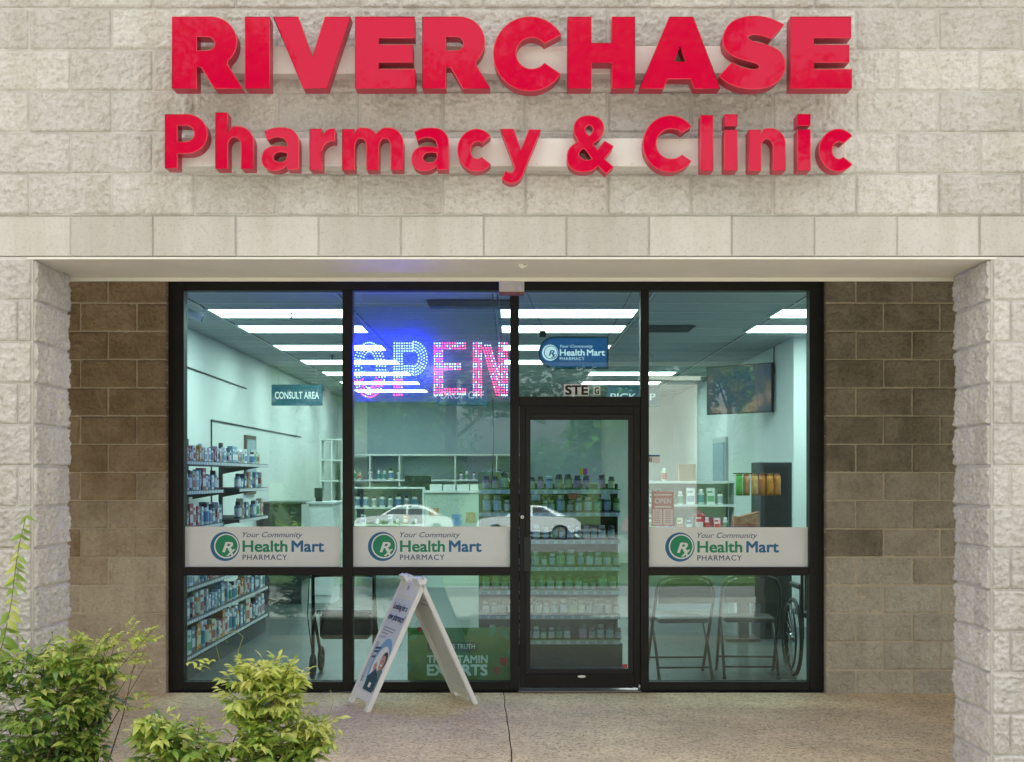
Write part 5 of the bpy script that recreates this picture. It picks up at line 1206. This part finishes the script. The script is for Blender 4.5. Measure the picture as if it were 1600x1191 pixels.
def leaf_pts(L_, W_, droop, fold):
    """lance leaf along +x from its base: list of (left, mid, right) rows"""
    rows = []
    for t, wv in ((0.0, 0.04), (0.18, 0.62), (0.42, 1.0), (0.70, 0.68), (1.0, 0.0)):
        x = L_*t; z = -droop*L_*t*t; hw = W_/2*wv
        rows.append(((x, hw, z+fold*hw), (x, 0, z), (x, -hw, z+fold*hw)))
    return rows
def leaf_faces(bm, rows, mx, mi):
    R_ = [[bm.verts.new(mx @ Vector(p)) for p in r] for r in rows[:-1]]; tip = bm.verts.new(mx @ Vector(rows[-1][1]))
    for a, b in zip(R_[:-1], R_[1:]):
        for k in (0, 1):
            f = bm.faces.new((a[k], a[k+1], b[k+1], b[k])); f.material_index = mi; f.smooth = True
    a = R_[-1]
    for k in (0, 1):
        f = bm.faces.new((a[k], a[k+1], tip)); f.material_index = mi; f.smooth = True
LEAFV = []
for i in range(4):
    for c in range(3):
        bm = bmesh.new(); leaf_faces(bm, leaf_pts(1.0, 0.34+0.05*i, 0.15+0.12*i, 0.35), Matrix.Identity(4), 0)
        me = bpy.data.meshes.new('leaf'); bm.to_mesh(me); bm.free(); me.materials.append(LM[c]); LEAFV.append((i, c, me))
def orient(pos, d, roll, s):
    d = d.normalized(); z = Vector((0, 0, 1)) - d*d.z
    if z.length < 0.05: z = Vector((0, 1, 0))-d*d.y
    z.normalize(); y = z.cross(d); mx = Matrix((d, y, z)).transposed().to_4x4()
    return Matrix.Translation(pos) @ mx @ Matrix.Rotation(roll, 4, 'X') @ Matrix.Scale(s, 4)
def shrub(name, base, lab, cat, sprays, lsize, nobj, stems):
    """sprays: list of (tip position, outward direction, leaf count, tone 0 lime .. 1 deep, size factor)"""
    root = empty(name, base, lab, cat)
    m = MB()
    for p in stems: m.tube(p, [0.005*(1-0.8*i/(len(p)-1)) for i in range(len(p))], 5)
    m.build('stem', STEM, root)
    leaves = []; rach = MB()
    for tip, d, n, tone, sf in sprays:
        d = d.normalized(); back = tip-d*lsize*1.8*sf
        side = d.cross(Vector((0, 0, 1)));
        if side.length < 0.1: side = Vector((1, 0, 0))
        side.normalize(); up2 = side.cross(d)
        rach.tube([back, (back+tip)/2+Vector((0, 0, 0.006)), tip], 0.0014, 4, cap=False)
        for i in range(n):
            f = i/(n-1) if n > 1 else 1
            pos = back.lerp(tip, f); sgn = 1 if i % 2 else -1
            a = R(random.uniform(45, 75))*(1-0.75*f**2)
            ld = d*math.cos(a)+side*sgn*math.sin(a)+up2*random.uniform(-0.25, 0.35)+Vector((0, 0, -0.25))
            s = lsize*sf*random.uniform(0.75, 1.2)*(0.75+0.35*math.sin(math.pi*min(1, f+0.2)))
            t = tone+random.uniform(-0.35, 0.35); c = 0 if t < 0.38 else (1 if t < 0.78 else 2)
            leaves.append((pos.y-0.3*s/lsize, orient(pos, ld, R(random.uniform(-35, 35)), s), c))
    rach.build('stalk', STEMG, root)['kind'] = 'stuff'
    leaves.sort(key=lambda q: q[0]); inv = Matrix.Translation(base).inverted()
    for _, mx, c in leaves[:nobj]:
        me = random.choice([q for q in LEAFV if q[1] == c])[2]
        o = bpy.data.objects.new('leaf', me); C.objects.link(o); o.parent = root; o.matrix_basis = inv @ mx
    bm = bmesh.new()
    for _, mx, c in leaves[nobj:]:
        i = random.randrange(4); leaf_faces(bm, leaf_pts(1.0, 0.34+0.05*i, 0.15+0.12*i, 0.35), mx, c)
    me = bpy.data.meshes.new('foliage'); bm.to_mesh(me); bm.free(); fo = link_mesh('foliage', me, root, LM); fo['kind'] = 'stuff'
    return root
def clump(cx, cy, Y, rx, ry, dy, n, tone, sf=1.0, nl=(7, 11)):
    """sprays filling an ellipsoid whose middle is at photograph position cx, cy at depth Y"""
    out = []; s = sc_at(Y); c = at(cx, cy, Y); a, b = rx/s, ry/s
    for _ in range(n):
        while True:
            v = Vector((random.uniform(-1, 1), random.uniform(-1, 1), random.uniform(-1, 1)))
            if v.length < 1: break
        v = v*(0.55+0.45*v.length)/max(0.3, v.length)**0.35
        p = c+Vector((v.x*a, v.y*dy, v.z*b))
        d = Vector((v.x*1.0+random.uniform(-0.5, 0.5), v.y-0.55+random.uniform(-0.4, 0.3), 0.35+0.5*v.z+random.uniform(-0.2, 0.4)))
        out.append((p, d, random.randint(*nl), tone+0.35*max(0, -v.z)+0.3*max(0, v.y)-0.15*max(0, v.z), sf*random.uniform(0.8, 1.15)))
    return out
def stems_to(base, sprays, k):
    st = []
    for tip, d, *_ in random.sample(sprays, min(k, len(sprays))):
        b = Vector(base)+Vector((random.uniform(-0.2, 0.2), random.uniform(-0.1, 0.1), 0)); mid = b.lerp(tip, 0.55)+Vector((random.uniform(-0.04, 0.04), 0, 0.05))
        st.append([b, b.lerp(mid, 0.5)+Vector((0, 0, 0.03)), mid, tip])
    return st
YB1, YB2 = -0.55, -1.05
spr = clump(70, 1120, YB1, 100, 85, 0.22, 120, 0.62)+clump(40, 1035, YB1, 85, 50, 0.18, 52, 0.55)+clump(125, 1030, YB1, 66, 48, 0.18, 55, 0.45)+clump(40, 1185, YB1, 110, 40, 0.2, 75, 0.65)+clump(140, 1095, YB1, 55, 42, 0.15, 50, 0.58)+clump(130, 1165, YB1, 50, 40, 0.15, 40, 0.62)
fine = []
for (px, py, dx, dz) in ((170, 1010, 1, 0.5), (195, 1000, 1, 0.6), (215, 990, 1, 0.8), (180, 985, 0.8, 0.9), (205, 1020, 1, 0.2), (190, 1035, 1, 0.1), (225, 1005, 1, 0.3), (160, 995, 0.6, 0.7), (215, 975, 0.7, 1.0), (240, 988, 1, 0.4), (175, 1050, 1, 0.0), (200, 1060, 1, 0.0), (222, 1028, 1, 0.1), (230, 1090, 1, 0.1), (205, 1095, 1, -0.1), (150, 1020, 0.6, 0.6), (160, 1040, 1, 0.2)):
    for _ in range(3): fine.append((at(px+random.uniform(-16, 12), py+random.uniform(-12, 12), YB1+random.uniform(-0.1, 0.15)), Vector((dx, random.uniform(-0.5, 0.2), dz)), 13, 0.1, random.uniform(0.42, 0.6)))
b1 = (-2.1, YB1, -0.06)
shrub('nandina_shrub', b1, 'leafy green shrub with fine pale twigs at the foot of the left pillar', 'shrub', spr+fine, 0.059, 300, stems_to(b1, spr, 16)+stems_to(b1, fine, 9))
spr = clump(405, 1085, YB2, 78, 55, 0.17, 90, 0.22)+clump(420, 1050, YB2, 66, 30, 0.14, 44, 0.10)+clump(280, 1160, YB2, 84, 44, 0.2, 60, 0.50, 1.2)+clump(420, 1160, YB2, 100, 44, 0.22, 85, 0.38, 1.1)+clump(360, 1200, YB2, 180, 35, 0.22, 62, 0.45, 1.15)+clump(240, 1130, YB2, 36, 28, 0.12, 24, 0.35, 1.2)+clump(480, 1150, YB2, 58, 40, 0.15, 34, 0.3)
fine = [(at(px, py, YB2+random.uniform(-0.1, 0.1)), Vector((1, random.uniform(-0.4, 0.1), dz)), 8, 0.05, 0.8) for px, py, dz in ((500, 1118, 0.4), (515, 1125, 0.3), (535, 1120, 0.5), (505, 1135, 0.2), (528, 1140, -0.1), (470, 1090, 0.1), (490, 1098, 0.2), (330, 1032, 0.6), (318, 1030, 0.3))]
b2 = (-1.15, YB2, -0.06)
tend = []
for pts in (((345, 1040), (338, 1010), (345, 990), (356, 1004)), ((375, 1040), (372, 1018), (380, 995), (368, 985), (350, 992), (336, 1000)), ((498, 1140), (515, 1115), (522, 1095), (516, 1078))):
    tend.append([at(px, py, YB2) for px, py in pts])
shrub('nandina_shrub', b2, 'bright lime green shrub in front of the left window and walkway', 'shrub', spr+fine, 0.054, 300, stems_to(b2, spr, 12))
for t_ in tend: MB().tube(t_, 0.0013, 5).build('tendril', STEMG, [o for o in C.objects if o.name == 'nandina_shrub.001'][0])
# slender shoot in front of the left pillar
path = [at(px, py, -0.22) for px, py in ((-5, 1040), (8, 990), (18, 940), (24, 890), (30, 850), (41, 806))]
sh_ = empty('climbing_shoot', (path[0].x, -0.22, -0.06), 'slender leafy shoot rising in front of the left pillar', 'shoot')
MB().tube([Vector((path[0].x-0.05, -0.25, -0.05))]+path, 0.0028, 5).build('stem', STEMG, sh_)
inv = Matrix.Translation(sh_.location).inverted(); n = 22
for i in range(n):
    f = i/(n-1)*(len(path)-1); k = min(int(f), len(path)-2); p = path[k].lerp(path[k+1], f-k)
    for sg in (-1, 1):
        d = Vector((sg*random.uniform(0.45, 0.85)+0.1, random.uniform(-0.3, 0.05), random.uniform(-1.0, -0.55)+0.25*i/n))
        if random.random() < 0.12: continue
        o = bpy.data.objects.new('leaf', random.choice(LEAFV[(1 if random.random() < 0.7 else 0)::3])[2]); C.objects.link(o); o.parent = sh_
        o.matrix_basis = inv @ orient(p+Vector((0, 0, random.uniform(-0.012, 0.012))), d, R(random.uniform(35, 135)), 0.084*(1-0.45*i/n)*random.uniform(0.65, 1.15))

# ------------------------------------------------------------------ across the lot, seen reflected in the glass and letters
def tree_meshes(seed, H, Rr, nleaf):
    random.seed(seed); tr = MB(); pts = [(0, 0, 0), (0.1, 0.05, H*0.25), (0.0, 0.1, H*0.5), (0.15, 0, H*0.8)]
    tr.tube(pts, [0.26, 0.2, 0.15, 0.05], 8); cl_ = []
    for k in range(22):
        a = random.uniform(0, 6.28); z = H*random.uniform(0.2, 0.92); r = Rr*random.uniform(0.45, 0.95)*(1-0.5*max(0, z/H-0.6))
        e = (r*math.cos(a), r*math.sin(a), z+random.uniform(-0.3, 0.8)); tr.tube([(0.05, 0.05, z*0.75), (e[0]*0.5, e[1]*0.5, z*0.92), e], [0.09, 0.06, 0.02], 5); cl_.append((Vector(e), Rr*random.uniform(0.25, 0.42)))
    cl_.append((Vector((0, 0, H*0.95)), Rr*0.35))
    bm = bmesh.new()
    for _ in range(nleaf):
        c, r = random.choice(cl_); v = Vector((random.gauss(0, 1), random.gauss(0, 1), random.gauss(0, 0.8))).normalized()*r*random.uniform(0.35, 1.05)
        s = random.uniform(0.11, 0.2); d = Vector((random.uniform(-1, 1), random.uniform(-1, 1), random.uniform(-0.8, 0.4)))
        mx = orient(c+v, d, random.uniform(-1, 1), s)
        q = [bm.verts.new(mx @ Vector(p)) for p in ((0, 0, 0), (0.5, 0.45, 0.1), (1.3, 0, -0.1), (0.5, -0.45, 0.1))]; bm.faces.new(q)
    return tr, bm
tdefs = []
for sd_, H, Rr in ((3, 12.5, 3.6), (8, 14.5, 4.2)):
    tr, bm = tree_meshes(sd_, H, Rr, 24000); tm = bpy.data.meshes.new('trunk'); bmesh.ops.recalc_face_normals(tr.bm, faces=tr.bm.faces); tr.bm.to_mesh(tm); tr.bm.free(); tm.materials.append(STEM)
    cm_ = bpy.data.meshes.new('crown'); bm.to_mesh(cm_); bm.free(); _t = leaf_mat('tree_leaf_%d' % sd_, (0.07, 0.17, 0.025), (0.17, 0.32, 0.05), 0.5); _t.node_tree.nodes['Principled BSDF'].inputs['Roughness'].default_value = 0.8; _t.node_tree.nodes['Principled BSDF'].inputs['Specular IOR Level'].default_value = 0.1; cm_.materials.append(_t); tdefs.append((tm, cm_))
random.seed(21)
for i, (x, y, z, k, s) in enumerate(((-22, -55, -1.2, 0, 0.8), (-15, -54, -1.2, 1, 1.6), (-8, -57, -1.2, 0, 0.85), (-3, -55, -1.2, 1, 1.5), (5, -54, -1.2, 0, 1.9), (11.5, -57, -1.2, 1, 0.8), (18, -55, -1.2, 0, 1.7), (25, -56, -1.2, 1, 0.75), (-29, -56, -1.2, 1, 0.75), (32, -56, -1.2, 0, 0.85))):
    t = empty('shade_tree', (x, y, z), 'tall leafy tree across the lot, %s from the left' % nth(sorted((-22, -15, -8, -3, 5, 11.5, 18, 25, -29, 32)).index(x)+1), 'tree', 'trees across the parking lot', random.uniform(0, 6)); t.scale = (s, s, s)
    for nm, me in zip(('trunk', 'crown'), tdefs[k]): o = bpy.data.objects.new(nm, me); C.objects.link(o); o.parent = t
def car(x, y, z, rz, col, lab):
    c = empty('parked_car', (x, y, z), lab, 'car', 'cars mirrored in the glass', rz); p = mat('car_paint_'+str(col[0]), col, 0.25, coat=0.6)
    body = [(-2.25, 0.35), (-2.28, 0.62), (-2.15, 0.84), (-1.3, 0.95), (1.35, 0.98), (2.05, 0.88), (2.28, 0.68), (2.28, 0.38), (1.95, 0.28)]+arc(1.42, 0.30, 0.38, 0.38, 0, 180, 10)+arc(-1.4, 0.30, 0.38, 0.38, 0, 180, 10)+[(-1.95, 0.28)]
    m = MB(); m.prism(body, -0.88, 0.88); m.build('body', p, c, bevel=0.05, world=False, seg=2)
    m = MB(); cab = [(-1.05, 0.95), (-0.35, 1.40), (0.2, 1.47), (0.75, 1.44), (1.65, 0.99)]
    A = [m.bm.verts.new((a, -0.82 if b < 1 else -0.62, b)) for a, b in cab]; B = [m.bm.verts.new((a, 0.82 if b < 1 else 0.62, b)) for a, b in cab]
    for i in range(len(cab)): m.bm.faces.new((A[i], A[(i+1) % 5], B[(i+1) % 5], B[i]))
    m.bm.faces.new(A); m.bm.faces.new(B[::-1]); m.build('cabin', p, c, world=False, bevel=0.03)
    for s in (-1, 1):
        for w_ in ([(-0.85, 1.02), (-0.35, 1.34), (0.12, 1.40), (0.12, 1.02)], [(0.2, 1.02), (0.2, 1.40), (0.7, 1.37), (1.3, 1.02)]):
            m = MB(); m.face([(a, s*(0.825-0.20*max(0, (b-1.0)/0.46)), b) for a, b in w_]); m.build('side_window', M['gasket'], c, world=False)
        for wx in (-1.4, 1.42):
            w_ = empty('wheel', (0, 0, 0)); w_.parent = c
            MB().tube([(wx, s*0.70, 0.32), (wx, s*0.89, 0.32)], 0.32, 20).build('tyre', M['gasket'], w_, world=False); MB().tube([(wx, s*0.885, 0.32), (wx, s*0.90, 0.32)], 0.21, 16).build('rim', M['chrome'], w_, world=False)
    m = MB(); m.face([(-0.98, -0.74, 1.005), (-0.98, 0.74, 1.005), (-0.40, 0.60, 1.385), (-0.40, -0.60, 1.385)]); m.build('windscreen', M['gasket'], c, world=False)
car(0.75, -45.8, -1.17, 0.05, (0.72, 0.73, 0.75), 'white parked sedan mirrored in the door glass')
car(-4.9, -47.5, -1.17, 0.0, (0.74, 0.74, 0.72), 'white parked car mirrored in the second window'); car(7.2, -46, -1.17, 0.1, (0.25, 0.03, 0.03), 'dark red parked car mirrored in the right window')
fb = empty('screen_wall', (5.2, -13.5, -0.5), 'pale block screen wall mirrored in the right window', 'wall')
box('panel', 2.62, 3.72, -14.0, -13.7, -0.45, 3.5, M['cream_smooth'], fb); box('coping', 2.56, 3.78, -14.05, -13.65, 3.5005, 3.58, M['soffit'], fb)
hb_ = []
for i in range(4):
    o = None
    random.seed(100+i); bm = bmesh.new()
    for _ in range(1500):
        v = Vector((random.gauss(0, 1), random.gauss(0, 1), random.gauss(0, 1))).normalized()*random.uniform(0.5, 1); p = Vector((v.x*1.1, v.y*0.6, 0.55+v.z*0.5))
        mx = orient(p, Vector((random.uniform(-1, 1), random.uniform(-1, 1), random.uniform(-0.5, 0.6))), 0, 0.12); bm.faces.new([bm.verts.new(mx @ Vector(q)) for q in ((0, 0, 0), (0.5, 0.4, 0.1), (1.2, 0, 0), (0.5, -0.4, 0.1))])
    me = bpy.data.meshes.new('foliage'); bm.to_mesh(me); bm.free(); h_ = empty('hedge_shrub', (-9.6+2.3*i, -15-0.4*(i % 2), -0.43), 'rounded hedge shrub on the lawn, %s from the left' % nth(i+1), 'shrub', 'hedge shrubs on the lawn'); link_mesh('foliage', me, h_, (LM[1],), world=False)
random.seed(77); bm = bmesh.new()
for _ in range(9000):
    v = Vector((random.gauss(0, 1), random.gauss(0, 1), random.gauss(0, 1))).normalized()*random.uniform(0.55, 1.0)
    p = Vector((v.x*2.6, v.y*1.5, 2.0+v.z*1.9+0.5*noise.noise(v*2))); mx = orient(p, Vector((random.uniform(-1, 1), random.uniform(-1, 1), random.uniform(-0.6, 0.5))), 0, random.uniform(0.09, 0.15)); bm.faces.new([bm.verts.new(mx @ Vector(q)) for q in ((0, 0, 0), (0.5, 0.42, 0.1), (1.3, 0, -0.1), (0.5, -0.42, 0.1))])
bme = bpy.data.meshes.new('foliage'); bm.to_mesh(bme); bm.free(); bme.materials.append(MATS['tree_leaf_3'])
for i, x in enumerate((-26, -20.5, -15, -9.6, -4.2, 1.2, 6.6, 12, 17.5, 23)):
    t = empty('tall_bush', (x, -51.5+0.8*(i % 3), -1.2), 'tall leafy bush across the lot, %s from the left' % nth(i+1), 'bush', 'bushes across the lot', 0.6*i); t.scale = (1, 1, 0.95+0.12*(i % 3))
    o = bpy.data.objects.new('foliage', bme); C.objects.link(o); o.parent = t
bpy.context.view_layer.update()
